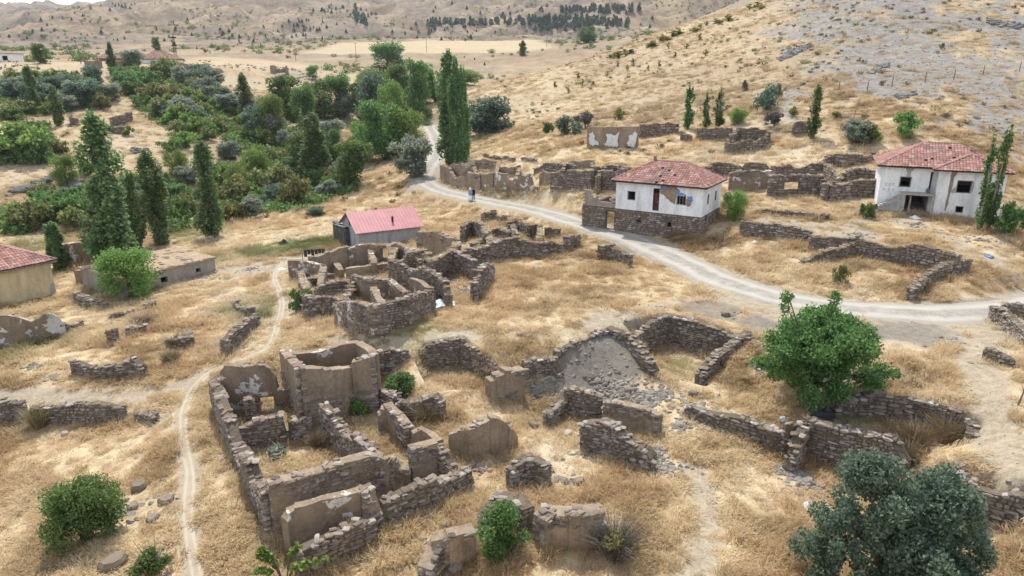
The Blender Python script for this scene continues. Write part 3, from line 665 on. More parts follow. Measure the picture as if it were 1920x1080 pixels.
ruin('terrace_rooms', 'pair of deep stone rooms cut into the bank below the road bend', [
 ('stone', [(1042,653,.5,2.1),(1095,632,.5,2.2),(1141,614,.6,2.35)], dict(t=.45)),
 ('stone', [(1141,614,2.0,2.35),(1165,621,2.0,2.3),(1184,629,2.0,2.2),(1200,650,1.7,1.85),(1214,670,1.3,1.5),(1232,691,.9,1.0)], dict(t=.7, rag=.1)),
 ('stone', [(1186,622,2.0,2.25),(1200,609,2.0,2.3),(1252,590,2.1,2.45)], dict(rag=.06)),
 ('stone', [(1252,590,2.1,2.45),(1320,607,2.0,2.3),(1388,630,2.0,2.15)], dict(rag=.06)),
 ('stone', [(1403,622,1.5,2.15),(1375,636,1.8,2.05),(1353,648,1.8,1.95),(1335,672,1.4,1.6),(1311,703,.8,1.0)], dict(t=.65, rag=.08)),
 ('stone', [(1403,634,1.0,1.9),(1425,646,.9,1.7),(1445,658,.8,1.5)])], singles=300)
ruin('ruined_cottage', 'low roofless stone cottage with a doorway and plastered inner walls below the rubble slope', [
 ('stone', [(1026,774,.8),(1045,758,.9),(1060,735,1.4)], dict(rag=.08)), ('stone', [(1060,723,1.7),(1090,729,1.7),(1113,736,1.65),(1128,741,1.5)], dict(rag=.08)),
 ('mud', [(1133,755,1.3),(1160,756,1.4),(1190,762,1.35),(1213,766,1.3),(1238,779,1.1)], dict(t=.45, rag=.08, mask=highm(.5,.2))),
 ('stone', [(1093,782,1.7),(1137,789,1.8),(1165,803,1.75),(1192,817,1.65),(1210,830,1.4),(1226,853,.9)], dict(t=.7, rag=.1))], singles=290)
ruin('dry_stone_wall', 'long dry stone wall with a buttress in front of the big green tree', [
 ('stone', [(1290,760,.5),(1345,778,.7),(1400,786,.95),(1450,802,1.1),(1470,805,1.2),(1482,788,1.8),(1520,781,2.1),(1585,800,2.1),(1640,812,2.0),(1682,820,1.9),(1700,862,.9)], dict(t=.6, rag=.14)),
 ('stone', [(1507,800,1.8),(1494,822,1.5),(1485,850,.9),(1474,876,.3)], dict(t=.5, rag=.08))], cat='wall', singles=300)
ruin('retaining_wall', 'stone retaining wall around the weedy pit right of the big green tree', [
 ('stone', [(1562,772,.9,1.0),(1575,752,1.3,1.6),(1592,736,1.6,2.1)], dict(rag=.08)), ('stone', [(1592,736,1.7,2.1),(1640,731,1.9,2.3),(1690,741,1.9,2.25),(1760,758,1.8,2.2),(1829,783,1.7,2.2),(1826,812,1.5,1.9)], dict(rag=.06))], cat='wall', singles=250)
ruin('retaining_wall', 'coursed stone retaining wall under the pale track at the right edge behind the silvery tree', [
 ('stone', [(1770,876,1.2,2.0),(1800,888,1.5,2.05),(1830,898,1.6,2.05),(1880,913,1.6,2.05),(1945,933,1.6,2.05)], dict(rag=.06))], cat='wall', singles=200)
ruin('ruined_wall', 'mud faced wall stump with tumbled cap stones behind the upright green bush', [
 ('mud', [(795,1062,.8),(822,1002,1.3),(850,996,1.4),(888,988,1.35)], dict(t=.6, rag=.1, mask=lambda s, r, n: s < 1.6 or r > .85)), ('stone', [(905,962,1.2),(940,927,1.3),(970,932,1.3),(990,955,1.2)], dict(t=.7))], cat='wall', singles=150)
ruin('ruined_wall', 'mud and stone wall stump beside the grey brushwood bush at the bottom', [
 ('mud', [(1012,968,1.5),(1030,953,1.6),(1075,963,1.55),(1125,955,1.5)], dict(t=.7, rag=.12, mask=lambda s, r, n: r > .7 or s > 2.2)), ('stone', [(1012,966,1.5),(1035,946,1.5)], dict(t=.6))], cat='wall', singles=150)
ruin('ruined_wall', 'small dark stone wall stub below the leaning adobe wall', [('stone', [(955,886,.8),(985,857,1.2),(1012,858,1.25),(1028,874,1.0)], dict(t=.6))], cat='wall', singles=120)
ruin('field_wall', 'short stone wall with a pier of stacked stones at one end left of the footpath', [('stone', [(135,675,.85),(180,684,.75),(228,683,.8),(236,676,1.0),(252,668,1.2),(267,682,.9)], dict(rag=.08))], cat='wall', singles=90)
ruin('field_wall', 'narrow stone wall running beside the footpath with a slab capped top', [('stone', [(418,637,1.1),(445,613,1.1),(480,588,1.0)], dict(rag=.05)), ('stone', [(440,566,.5),(473,581,.6)])], cat='wall', singles=120)
ruin('retaining_wall', 'low overgrown stone retaining wall at the left edge above the round green bush', [('stone', [(-45,760,1.3),(0,752,1.3),(42,749,1.2)]), ('stone', [(60,763,1.0),(120,758,1.1),(180,755,1.2),(232,765,.6)], dict(rag=.08)), ('stone', [(256,770,.4),(290,780,.4)])], cat='wall', singles=200)
ruin('stone_pier', 'stack of grey stones standing like a pillar in the weeds', [('stone', [(202,618,1.0),(216,617,1.05)], dict(t=.6, rag=.06))], cat='ruin', singles=40)
ruin('stone_heap_wall', 'low broken stone wall piece right of the stone pillar', [('stone', [(236,612,.7),(272,608,.6)]), ], cat='ruin', singles=40)
ruin('stone_heap_wall', 'low wall corner with a flat pale top in the brown weeds', [('stone', [(312,636,.6),(356,632,.7),(350,618,.5)], dict(rag=.03))], cat='ruin', singles=40)
ruin('plastered_ruin', 'wavy topped mud ruin with white plaster bands beside the yellow house', [
 ('white', [(-40,652,2.4),(13,648,2.4),(35,646,2.35),(66,640,1.6),(80,637,1.7),(96,634,2.0),(112,631,1.8),(124,628,1.0)], dict(base=True, t=.5, rag=.06)), ('stone', [(80,617,.8),(120,606,.8),(152,599,.6)])], singles=60)
ruin('ruined_wall', 'dark low stone walls in the shade of the round tree by the flat roofed shed', [('stone', [(142,548,.9),(165,560,.8),(200,566,.5)]), ('stone', [(205,590,.4),(250,578,.5),(290,566,.5)])], cat='wall')
# second cluster round the red metal roof
ruin('ruined_house', 'maze of grassy topped mud walls with white plaster remnants below the red metal roof', [
 ('mudw', [(539,489,1.8),(558,486,1.85),(580,489,1.8),(606,497,1.6)], dict(rag=.08)),
 ('mud', [(580,483,2.0),(615,471,2.2),(653,462,2.2)], dict(mask=patch(.75))),
 ('mudw', [(653,463,2.2),(690,457,2.2),(744,458,2.1),(771,465,2.0),(806,477,1.9)], dict(mask=patch(.68), holes=[(3.2,4.0,.9,1.8),(5.6,6.2,1.0,1.7)])),
 ('mud', [(648,503,1.1),(690,497,1.0),(729,492,1.0)], dict(rag=.06)),
 ('stone', [(591,541,1.0),(625,530,1.1),(662,522,1.2)]),
 ('mudw', [(662,516,1.7),(693,522,1.7),(731,523,1.6),(764,550,1.4)], dict(rag=.08, mask=highm(.75))),
 ('stone', [(569,552,1.7),(593,560,1.6),(636,558,1.2)]),
 ('mudw', [(630,568,1.8),(660,565,2.0),(700,572,2.1),(716,569,2.1)], dict(rag=.07, mask=lambda s, r, n: s > 2.2 or r > .85)),
 ('stone', [(716,569,2.1),(760,557,2.0),(811,542,1.8)], dict(rag=.08)),
 ('stone', [(731,486,2.2),(770,495,2.2),(802,505,2.1),(837,528,1.8),(842,548,1.2)], dict(rag=.14)),
 ('mudw', [(770,520,1.5),(790,528,1.6),(808,540,1.7)], dict(t=.4, rag=.05)),
 ('mud', [(606,497,1.6),(602,515,1.4),(600,532,1.0)], dict(mask=patch(.6))), ('mudw', [(690,457,1.9),(697,475,1.6),(702,492,1.3)], dict(rag=.1)), ('stone', [(662,522,1.3),(655,540,1.2),(648,560,1.1)]),
 ('mud', [(744,458,1.9),(738,472,1.8),(733,486,1.8)], dict(mask=patch(.5))), ('stone', [(771,465,1.7),(782,478,1.5),(792,492,1.5)]), ('mud', [(620,480,1.2),(640,505,.9)]), ('mud', [(700,540,1.2),(716,569,1.7)], dict(mask=patch(.6))), ('mud', [(562,508,1.0),(575,540,1.0)], dict(mask=patch(.5))), ('stone', [(560,525,.8),(592,520,.8),(625,512,.7)])], singles=120, stone_mat=M_STONEB)
ruin('ruined_house', 'roofless dark stone rooms between the red metal roof and the road', [
 ('mud', [(784,433,2.2),(816,436,2.2),(860,449,2.0)], dict(mask=patch(.55))),
 ('stone', [(740,476,2.0),(771,472,2.0),(800,470,2.0)]),
 ('stone', [(805,488,2.2),(830,478,2.2),(848,470,2.2),(872,478,2.0),(890,487,1.9)], dict(rag=.12)),
 ('stone', [(862,471,1.9),(920,455,1.8),(970,444,1.8)], dict(rag=.1)),
 ('stone', [(970,449,1.5),(1013,455,1.4),(1050,447,1.4),(1085,438,1.2)], dict(rag=.1)),
 ('stone', [(887,522,1.8),(905,500,1.9),(922,484,1.9)], dict(rag=.1)),
 ('stone', [(866,424,1.8),(875,415,2.0),(888,412,2.0),(908,422,1.8),(910,440,1.3)], dict(rag=.1)),
 ('stone', [(913,431,1.0),(935,429,1.0),(957,434,1.0)]),
 ('stone', [(903,401,1.2),(930,394,1.2)]), ('stone', [(933,401,1.1),(957,405,1.0)]),
 ('stone', [(948,420,1.4),(966,408,1.6),(993,421,1.5),(1012,421,1.2)], dict(rag=.1)), ('stone', [(1023,429,1.0),(1050,428,.9)]),
 ('stone', [(922,456,1.4),(913,432,1.1)]), ('stone', [(970,444,1.5),(962,424,1.1),(957,406,1.0)]), ('stone', [(848,470,1.9),(860,450,1.7)]), ('stone', [(1012,422,1.2),(1013,455,1.2)]), ('stone', [(885,455,.9),(905,446,.8)]), ('stone', [(930,475,.7),(965,465,.6)])], singles=100, stone_mat=M_STONEB)
ruin('retaining_wall', 'short curved stone retaining wall just below the road', [('stone', [(1122,460,1.2),(1150,459,1.4),(1182,479,1.0)], dict(rag=.06))], cat='wall', singles=40)
# row above the road
ruin('ruined_row', 'long row of broken mud houses above the road behind the couple', [
 ('mud', [(827,310,2.3),(843,314,2.3),(853,334,1.2),(877,332,1.3),(880,322,2.0),(903,327,2.0)], dict(mask=patch(.7))), ('mud', [(847,309,2.0),(887,309,1.7)], dict(mask=patch(.5))),
 ('mudw', [(905,327,2.2),(931,324,2.3),(950,326,2.2),(958,340,1.2),(963,340,1.2),(968,332,1.8),(994,326,2.0),(998,346,.7),(1010,350,.5)], dict(rag=.1, holes=[(2.6,3.0,.1,2.6)])),
 ('mud', [(893,302,1.3),(911,299,1.4),(935,303,1.2)], dict(mask=patch(.5))), ('mud', [(931,313,1.1),(974,313,1.1)], dict(mask=patch(.5))),
 ('stone', [(909,288,.7),(935,291,.8),(965,295,.6)]), ('stone', [(980,293,.6),(1005,296,.6)]),
 ('stone', [(1002,310,1.2),(1024,304,1.3),(1078,310,1.2)]), ('mud', [(1012,328,1.4),(1022,322,1.6),(1036,321,1.5)], dict()),
 ('stone', [(1034,326,2.2),(1053,320,2.3),(1109,320,2.2)], dict(rag=.1)), ('stone', [(1121,332,2.0),(1125,320,2.2),(1158,321,2.2)], dict(rag=.1)),
 ('mud', [(1069,302,1.0),(1113,302,1.0)], dict()), ('stone', [(1115,312,1.6),(1180,310,1.4)]), ('mud', [(887,309,1.5),(893,322,1.4)], dict(mask=patch(.5))), ('mud', [(935,303,1.2),(931,323,1.6)], dict()), ('mud', [(974,313,1.0),(970,329,1.5)], dict(mask=patch(.5))), ('stone', [(1109,320,2.0),(1113,304,1.3)]), ('stone', [(1053,320,1.9),(1060,306,1.2)]), ('stone', [(1158,321,2.0),(1180,311,1.4)])], stone_mat=M_STONEB, singles=0)
WPW = ruin('ruined_wall', 'mud wall with three bright white plaster patches high above the road', [('mud', [(1100,277,3.0),(1150,277,3.0),(1196,277,3.0)], dict(base=True, t=.5, rag=.05)), ('stone', [(1200,233,2.0),(1240,231,1.8),(1273,232,1.3)])], cat='wall', singles=0, stone_mat=M_STONEB)
ruin('ruined_house', 'grey stone ruin below the cluster of slim poplars on the slope', [('stone', [(1278,246,1.2),(1296,254,.9)]), ('stone', [(1308,241,1.5),(1373,240,1.6)]), ('stone', [(1372,254,1.6),(1384,239,1.7),(1440,241,1.6),(1443,252,1.2)]), ('stone', [(1360,268,1.4),(1393,264,1.5),(1433,258,1.4),(1440,248,1.2)])], singles=0)
ruin('ruined_wall', 'lone squat stone wall stub beside the single slim poplar', [('stone', [(1487,229,1.6),(1518,227,1.6)])], cat='wall', singles=0)
ruin('ruined_house', 'stone walls cut into the slope right behind the small white house', [('stone', [(1318,314,1.4),(1343,304,1.6),(1400,304,1.7),(1444,308,1.5)], dict(rag=.1)), ('mudw', [(1370,324,2.0),(1410,322,2.0),(1447,321,2.0)], dict(mask=highm(.6)))], singles=0, stone_mat=M_STONEB)
ruin('ruined_house', 'stone ruin with an empty window between the two white houses', [('stone', [(1465,308,1.4),(1547,304,1.5),(1558,318,1.2)]), ('stone', [(1443,329,2.2),(1490,328,2.2),(1538,328,2.2)], dict(rag=.06, holes=[(1.7,3.3,.7,1.5)])),
 ('stone', [(1540,302,1.2),(1556,289,1.5),(1600,288,1.5),(1640,284,1.0)]), ('stone', [(1550,345,1.8),(1575,330,1.8),(1607,314,1.8),(1650,324,1.5)]), ('stone', [(1560,350,1.6),(1610,338,1.8),(1655,336,1.8)], dict(rag=.05)), ('stone', [(1447,312,1.3),(1465,309,1.4)]), ('stone', [(1538,328,2.0),(1550,346,1.8)]), ('stone', [(1430,390,.5),(1500,396,.5),(1555,404,.4)]), ('stone', [(1547,304,1.4),(1575,331,1.5)])], singles=0, stone_mat=M_STONEB)
ruin('retaining_wall', 'long low stone terrace wall beside the road leading to the small white house', [('stone', [(1390,414,1.2),(1430,418,1.3),(1467,421,1.3),(1522,432,1.2)], dict(rag=.08)), ('stone', [(1520,442,1.2),(1560,445,1.3),(1604,448,1.2)], dict(rag=.1)), ('stone', [(1606,452,1.1),(1560,468,.8),(1503,485,.5)], dict(rag=.1))], cat='wall', singles=30)
ruin('retaining_wall', 'tall stone enclosure wall facing the road below the big white house', [('stone', [(1606,441,1.6),(1660,449,1.7),(1730,461,1.7),(1800,478,1.5)], dict(rag=.05)), ('stone', [(1818,483,1.0),(1780,492,1.1),(1747,504,1.1),(1725,522,1.1),(1708,540,.9)], dict(rag=.08))], cat='wall', singles=60)
ruin('field_wall', 'rough double stone wall at the right edge below the road', [('stone', [(1865,569,1.0),(1893,590,1.0),(1940,628,1.0)]), ('stone', [(1880,566,.8),(1945,577,.8)]), ('stone', [(1848,655,.5),(1900,672,.5)])], cat='wall', singles=80)
ruin('ruined_house', 'small stone ruin on the far bank above the tallest poplar', [('stone', [(129,217,2.2),(146,223,1.5)]), ('stone', [(205,219,2.0),(231,217,2.2),(245,208,2.4)]), ('stone', [(207,238,1.4),(232,238,1.5)]), ('stone', [(160,196,.8),(185,202,.6)])], singles=0, stone_mat=M_STONEB)
ruin('ruined_wall', 'broken brown wall on the plateau below the far red roofed house', [('mud', [(158,114,2.2),(190,114,2.2)], dict(mask=patch(.6))), ('mud', [(200,115,2.0),(232,114,2.2)], dict()), ('mud', [(330,115,2.0),(372,126,2.2)], dict())], cat='wall', singles=0, stone_mat=M_STONEB)
ruin('ruined_house', 'tiny ruin with two jagged gables on the far plateau', [('mud', [(506,123,2.6),(515,122,3.0),(518,130,1.2),(534,129,1.2),(537,123,3.0),(540,131,1.6)], dict(rag=.2))], singles=0)
# ------------------------------------------------------------------ foliage materials
def mat_leaf(name, dark, mid, light, trans=.5):
    n = NT(name); r = rnd(n); o = n.n('ShaderNodeObjectInfo')
    c = n.ramp(r, [(0, dark), (.5, mid), (1, light)])
    hs = n.n('ShaderNodeHueSaturation'); n.l(n.math('ADD', n.math('MULTIPLY', o.outputs['Random'], .05), .475), hs.inputs['Hue']); n.l(n.math('ADD', n.math('MULTIPLY', o.outputs['Random'], .35), .82), hs.inputs['Value']); n.l(c, hs.inputs['Color'])
    return n.finish(hs.outputs[0], .6, None, .25, 0, trans)
L_POP = mat_leaf('poplar_leaf', (0.088, 0.150, 0.061), (0.168, 0.260, 0.101), (0.318, 0.411, 0.185))
L_GREEN = mat_leaf('green_leaf', (0.067, 0.128, 0.040), (0.133, 0.222, 0.071), (0.238, 0.334, 0.117))
L_BRIGHT = mat_leaf('bright_green_leaf', (0.110, 0.184, 0.045), (0.200, 0.303, 0.081), (0.325, 0.428, 0.133))
L_OLIVE = mat_leaf('olive_leaf', (0.124, 0.146, 0.052), (0.229, 0.249, 0.094), (0.373, 0.373, 0.156))
L_SILVER = mat_leaf('silver_leaf', (.13, .155, .115), (.27, .31, .23), (.44, .475, .38))
L_SAGE = mat_leaf('sage_leaf', (0.064, 0.105, 0.074), (0.141, 0.205, 0.143), (0.274, 0.354, 0.253))
L_PINE = mat_leaf('pine_needle', (.045, .07, .045), (.075, .11, .065), (.11, .15, .09), .2)
L_YELL = mat_leaf('yellow_leaf', (0.233, 0.250, 0.049), (0.400, 0.400, 0.100), (0.575, 0.567, 0.184))
L_DRY = mat_leaf('dry_twig', (.22, .16, .10), (.36, .275, .17), (.52, .42, .28), .3)
L_GREYTWIG = mat_leaf('grey_twig', (.07, .06, .055), (.13, .115, .10), (.22, .20, .18), .05)
M_BARK = simple('bark', (.13, .10, .075), .95, .4, 6); M_BARKP = simple('pale_bark', (.33, .30, .25), .95, .4, 5)
RN = np.random.RandomState(77)
def unit(n):
    v = RN.normal(size=(n, 3)); return v/np.linalg.norm(v, axis=1)[:, None]
def leafquads(C, size, elong=1.7, up=None, jit=.35):
    n = len(C); u = unit(n)
    if up is not None: u = u*(1-up)+np.array([0, 0, 1.0])*up; u /= np.linalg.norm(u, axis=1)[:, None]
    w = np.cross(u, unit(n)); w /= np.linalg.norm(w, axis=1)[:, None]+1e-9
    s = size*RN.uniform(1-jit, 1+jit, n)[:, None]
    V = np.stack([C-u*s*elong*.5, C+w*s*.5, C+u*s*elong*.5, C-w*s*.5], 1).reshape(-1, 3)
    return V, np.arange(4*n).reshape(n, 4)
def blob_points(blobs, n, shell=.5):
    shell *= .75
    b = np.array(blobs); w = (b[:, 3]*b[:, 4]*b[:, 5])**.62; k = RN.choice(len(b), n, p=w/w.sum())
    r = (shell+(1-shell)*RN.rand(n)**.6)*RN.uniform(.75, 1.2, n)
    return b[k, :3]+unit(n)*r[:, None]*b[k, 3:6]
def crown_mesh(name, blobs, n, size, mat, elong=1.6, up=None, shell=.45):
    V, F = leafquads(blob_points(blobs, n, shell), size, elong, up); return mesh_np(name, V, F, [mat])
def trunk_mesh(blobs, H, r0, mat, nl=8, stems=1, spread=.0):
    m = MB(); bl = sorted(blobs, key=lambda b: -b[3]*b[5])[:nl]
    for s in range(stems):
        dx, dy = (RN.uniform(-1, 1, 2)*spread); top = H*.62
        p = [(0+dx*.2, dy*.2, -.3), (dx*.5+RN.uniform(-.03, .03)*H, dy*.5, top*.35), (dx+RN.uniform(-.04, .04)*H, dy, top*.7), (dx*1.3, dy*1.3, top)]
        m.tube(p, [r0*1.25, r0*.85, r0*.6, r0*.25], 7)
    for b in bl:
        z0 = min(max(.12*H, b[2]*.45), H*.5)
        m.tube([(0, 0, z0), (b[0]*.45, b[1]*.45, z0+(b[2]-z0)*.4+.05*H), (b[0]*.9, b[1]*.9, b[2])], [r0*.5, r0*.33, r0*.1], 5)
    return mesh_np('trunk', m.v, m.f, [mat], smooth_=True)
def poplar(H=12, Rr=1.5, n=5200, size=.26, mat=None, gaps=0):
    blobs = []
    for k in range(110):
        h = RN.uniform(.05, .97); a = RN.uniform(0, 6.28); pr = Rr*(min(1, (h/.16))**.5)*(1-max(0, (h-.50)/.51)**2.4)**.75*(.82+.25*math.sin(2*a+h*9+Rr*31)); rr = pr*RN.uniform(.15, .85)
        if gaps and RN.rand() < gaps: continue
        blobs.append((math.cos(a)*rr, math.sin(a)*rr, h*H, .10*Rr+.20*pr, .10*Rr+.20*pr, H*.085+.1))
    c = crown_mesh('crown', blobs, n, size, mat or L_POP, 1.5, .3, .3)
    m = MB(); m.tube([(0, 0, -.3), (.05, 0, H*.3), (-.05, .05, H*.7), (0, 0, H*.95)], [.03*H**.8, .02*H**.8, .012*H**.8, .02], 7)
    for k in range(14):
        h = RN.uniform(.12, .7)*H; a = RN.uniform(0, 6.28); m.tube([(0, 0, h), (math.cos(a)*Rr*.4, math.sin(a)*Rr*.4, h+.1*H)], [.045, .015], 4)
    return c, mesh_np('trunk', m.v, m.f, [M_BARKP if gaps else M_BARK], smooth_=True)
def broad(H, Rr, n, size, mat, nb=26, low=.22, bark=None, stems=1, elong=1.5, r0=None):
    blobs = []
    for k in range(nb):
        h = RN.uniform(low, .93); pr = Rr*math.sqrt(max(.08, 1-((h-.52)/.55)**2)); a = RN.uniform(0, 6.28); rr = pr*RN.uniform(.3, .92)
        b = Rr*RN.uniform(.26, .46); blobs.append((math.cos(a)*rr*.9, math.sin(a)*rr*.9, h*H, b, b, b*RN.uniform(.65, .95)))
    return crown_mesh('crown', blobs, n, size, mat, elong), trunk_mesh(blobs, H, r0 or .022*H+.05, bark or M_BARK, 9, stems, .15*Rr if stems > 1 else 0)
def bush(H, Rr, n, size, mat, nb=16, bark=None, elong=1.6, b0=.16, b1=.38):
    blobs = []
    for k in range(nb):
        a = RN.uniform(0, 6.28); rr = Rr*RN.uniform(0, .85); h = RN.uniform(.15, .85)*(1-.4*(rr/Rr)**2); b = Rr*RN.uniform(b0, b1)
        blobs.append((math.cos(a)*rr, math.sin(a)*rr, h*H, b, b, min(b*.85, H*.33)))
    return crown_mesh('crown', blobs, n, size, mat, elong, None, .4), trunk_mesh(blobs, H, .03*H+.02, bark or M_BARK, 8, 3, .25*Rr)
def pine(H=4, Rr=1.3, n=420, size=.5, mat=None):
    h = RN.rand(n)**1.3; a = RN.uniform(0, 6.28, n); r = Rr*(1-h)*RN.uniform(.4, 1.05, n)*(.8+.2*np.sin(h*22))
    C = np.stack([np.cos(a)*r, np.sin(a)*r, .15*H+h*H*.85], 1); V, F = leafquads(C, size, 1.5)
    m = MB().tube([(0, 0, -.2), (0, 0, H*.9)], [.1, .03], 5)
    return mesh_np('crown', V, F, [mat or L_PINE]), mesh_np('trunk', m.v, m.f, [M_BARK])
def twigs(H, Rr, n, mat, lean=.9, w=.02):
    m = MB()
    for k in range(n):
        a = RN.uniform(0, 6.28); l = H*RN.uniform(.5, 1.05); r = Rr*RN.uniform(.1, 1)*lean; b = Rr*.25*RN.rand()
        p0 = (math.cos(a)*b, math.sin(a)*b, -.05); p1 = (math.cos(a)*(b+r*.45)+RN.uniform(-.05, .05), math.sin(a)*(b+r*.45)+RN.uniform(-.05, .05), l*.6); p2 = (math.cos(a)*(b+r)+RN.uniform(-.1, .1), math.sin(a)*(b+r)+RN.uniform(-.1, .1), l*RN.uniform(.75, 1))
        m.tube([p0, p1, p2], [w, w*.7, w*.25], 3, cap=False)
    return mesh_np('stems', m.v, m.f, [mat])
PROTO = {}
def proto(kind):
    if kind in PROTO: return PROTO[kind]
    f = {'poplar': lambda: [(12, 1.5, poplar(12, 1.5, 9500, .185)), (12, 1.3, poplar(12, 1.3, 9000, .185)), (12, 1.7, poplar(12, 1.7, 10000, .185))],
         'slim': lambda: [(7, .6, poplar(7, .6, 2000, .15, L_GREEN, .3)), (7, .5, poplar(7, .5, 1200, .15, L_GREEN, .5))],
         'broad': lambda: [(9, 4, broad(9, 4, 7500, .26, L_GREEN, 34, .10)), (9, 4.2, broad(9, 4.2, 7500, .26, L_GREEN, 34, .10)), (9, 3.4, broad(9, 3.4, 7000, .26, L_GREEN, 34, .08))],
         'bright': lambda: [(7, 3.8, broad(7, 3.8, 9000, .19, L_BRIGHT, 36, .12)), (7, 3.5, broad(7, 3.5, 7500, .2, L_BRIGHT, 30, .12))],
         'oleaster': lambda: [(5, 2.8, broad(5, 2.8, 5200, .20, L_SILVER, 28, .12, elong=2.4)), (5, 2.5, broad(5, 2.5, 5000, .20, L_SILVER, 24, .12, elong=2.4)), (5, 3.0, broad(5, 3.0, 5200, .20, L_SAGE, 28, .12, elong=2.2))],
         'shrub': lambda: [(2.2, 1.7, bush(2.2, 1.7, 1700, .17, L_BRIGHT)), (2.2, 1.9, bush(2.2, 1.9, 1700, .17, L_GREEN)), (2.2, 1.6, bush(2.2, 1.6, 1500, .17, L_OLIVE))],
         'scrub': lambda: [(1.6, 1.4, bush(1.6, 1.4, 1100, .15, L_OLIVE)), (1.6, 1.5, bush(1.6, 1.5, 1100, .15, L_GREYTWIG, bark=M_BARKP))],
         'greyscrub': lambda: [(2.2, 2.0, bush(2.2, 2.0, 1800, .15, L_SAGE, 18)), (2.2, 1.9, bush(2.2, 1.9, 1600, .15, L_GREYTWIG, 16))],
         'pine': lambda: [(4, 1.3, pine()), (4, 1.5, pine(4, 1.5)), (4, 1.9, pine(4, 1.9, 420, .55))],
         'yellow': lambda: [(3, 1.2, bush(3, 1.2, 700, .2, L_YELL, 10)), (3, 1.0, bush(3, 1.0, 600, .2, L_OLIVE, 9))]}[kind]
    PROTO[kind] = f(); return PROTO[kind]
def plant(name, kind, px, py, top, w, label, group=None, var=None, cat='tree', g=None, wscale=None):
    px = px+.5*(960-px)/4200*(py-top); g = G(px, py) if g is None else g; k = pxm(g); H = max(.4, rise(g, top)); Wd = max(.3, w/k)
    pv = proto(kind); v = pv[(var if var is not None else plant.n) % len(pv)]; plant.n += 1
    e = empty(name, g, label, cat, group, rz=RN.uniform(0, 6.28)); e['kind'] = 'thing'
    sx = Wd/2/v[1]; sz = H/v[0]; e.scale = (sx, sx, sz*RN.uniform(.96, 1.05)); e.rotation_euler[0] = RN.normal()*.025; e.rotation_euler[1] = RN.normal()*.025
    ob('crown', v[2][0], e); ob('trunk', v[2][1], e); return e
plant.n = 0
def single(name, parts, px, py, label, cat='tree', g=None, rz=0):
    g = G(px, py) if g is None else g; e = empty(name, g, label, cat, None, rz); e['kind'] = 'thing'
    for nm, me in parts: ob(nm, me, e)
    return e
# ---- poplars
for (px, py, top, w, lb, var) in [
 (198,508,214,84,'tallest dark poplar standing behind the flat roofed shed',0),
 (186,500,328,66,'bushy pale green poplar in front of the tallest dark poplar',2),
 (243,470,318,36,'narrow poplar half hidden behind the tallest dark poplar',1),
 (293,458,284,64,'middle poplar of the three in line left of the red metal roof',2),
 (391,446,274,54,'pointed dark poplar at the edge of the bare yard by the gully',0),
 (590,348,211,52,'tall poplar rising from the gully thicket above the red metal roof',1),
 (104,506,420,36,'young poplar beside the corner of the yellow house',1),
 (57,208,122,24,'slender poplar among silvery bushes on the far bank',1),
 (104,236,160,24,'light green slender poplar standing free on the far bank slope',1),
 (207,142,78,18,'thin dark poplar in front of the long ruined shed on the plateau',1),
 (460,228,140,34,'lone poplar in the thicket beside bare grey saplings',0),
 (840,308,107,54,'tallest of the dark poplars beside the road',0),
 (856,306,118,40,'poplar packed between the two others beside the road',2),
 (869,304,130,30,'thin open poplar with a visible trunk beside the road',1),
 (980,104,77,16,'small poplar pair alone on the pale field edge',2)]:
    plant('poplar_tree', 'poplar', px, py, top, w*1.12, lb, None, var)
for (px, py, top, w, lb, var) in [(1292,242,160,24,'slim poplar with a bushy foot above the grey stone ruin',0), (1325,242,172,20,'short forked slim poplar above the grey stone ruin',1), (1349,240,165,26,'pale slim poplar rightmost above the grey stone ruin',1), (1528,260,160,28,'lone slim poplar on the terrace between scrub bushes',0), (1853,432,252,26,'open two stemmed poplar before the big white house',1), (1872,430,244,28,'taller leafy stem of poplar at the big white house corner',0)]:
    plant('slim_poplar', 'slim', px, py, top, w, lb, None, var)
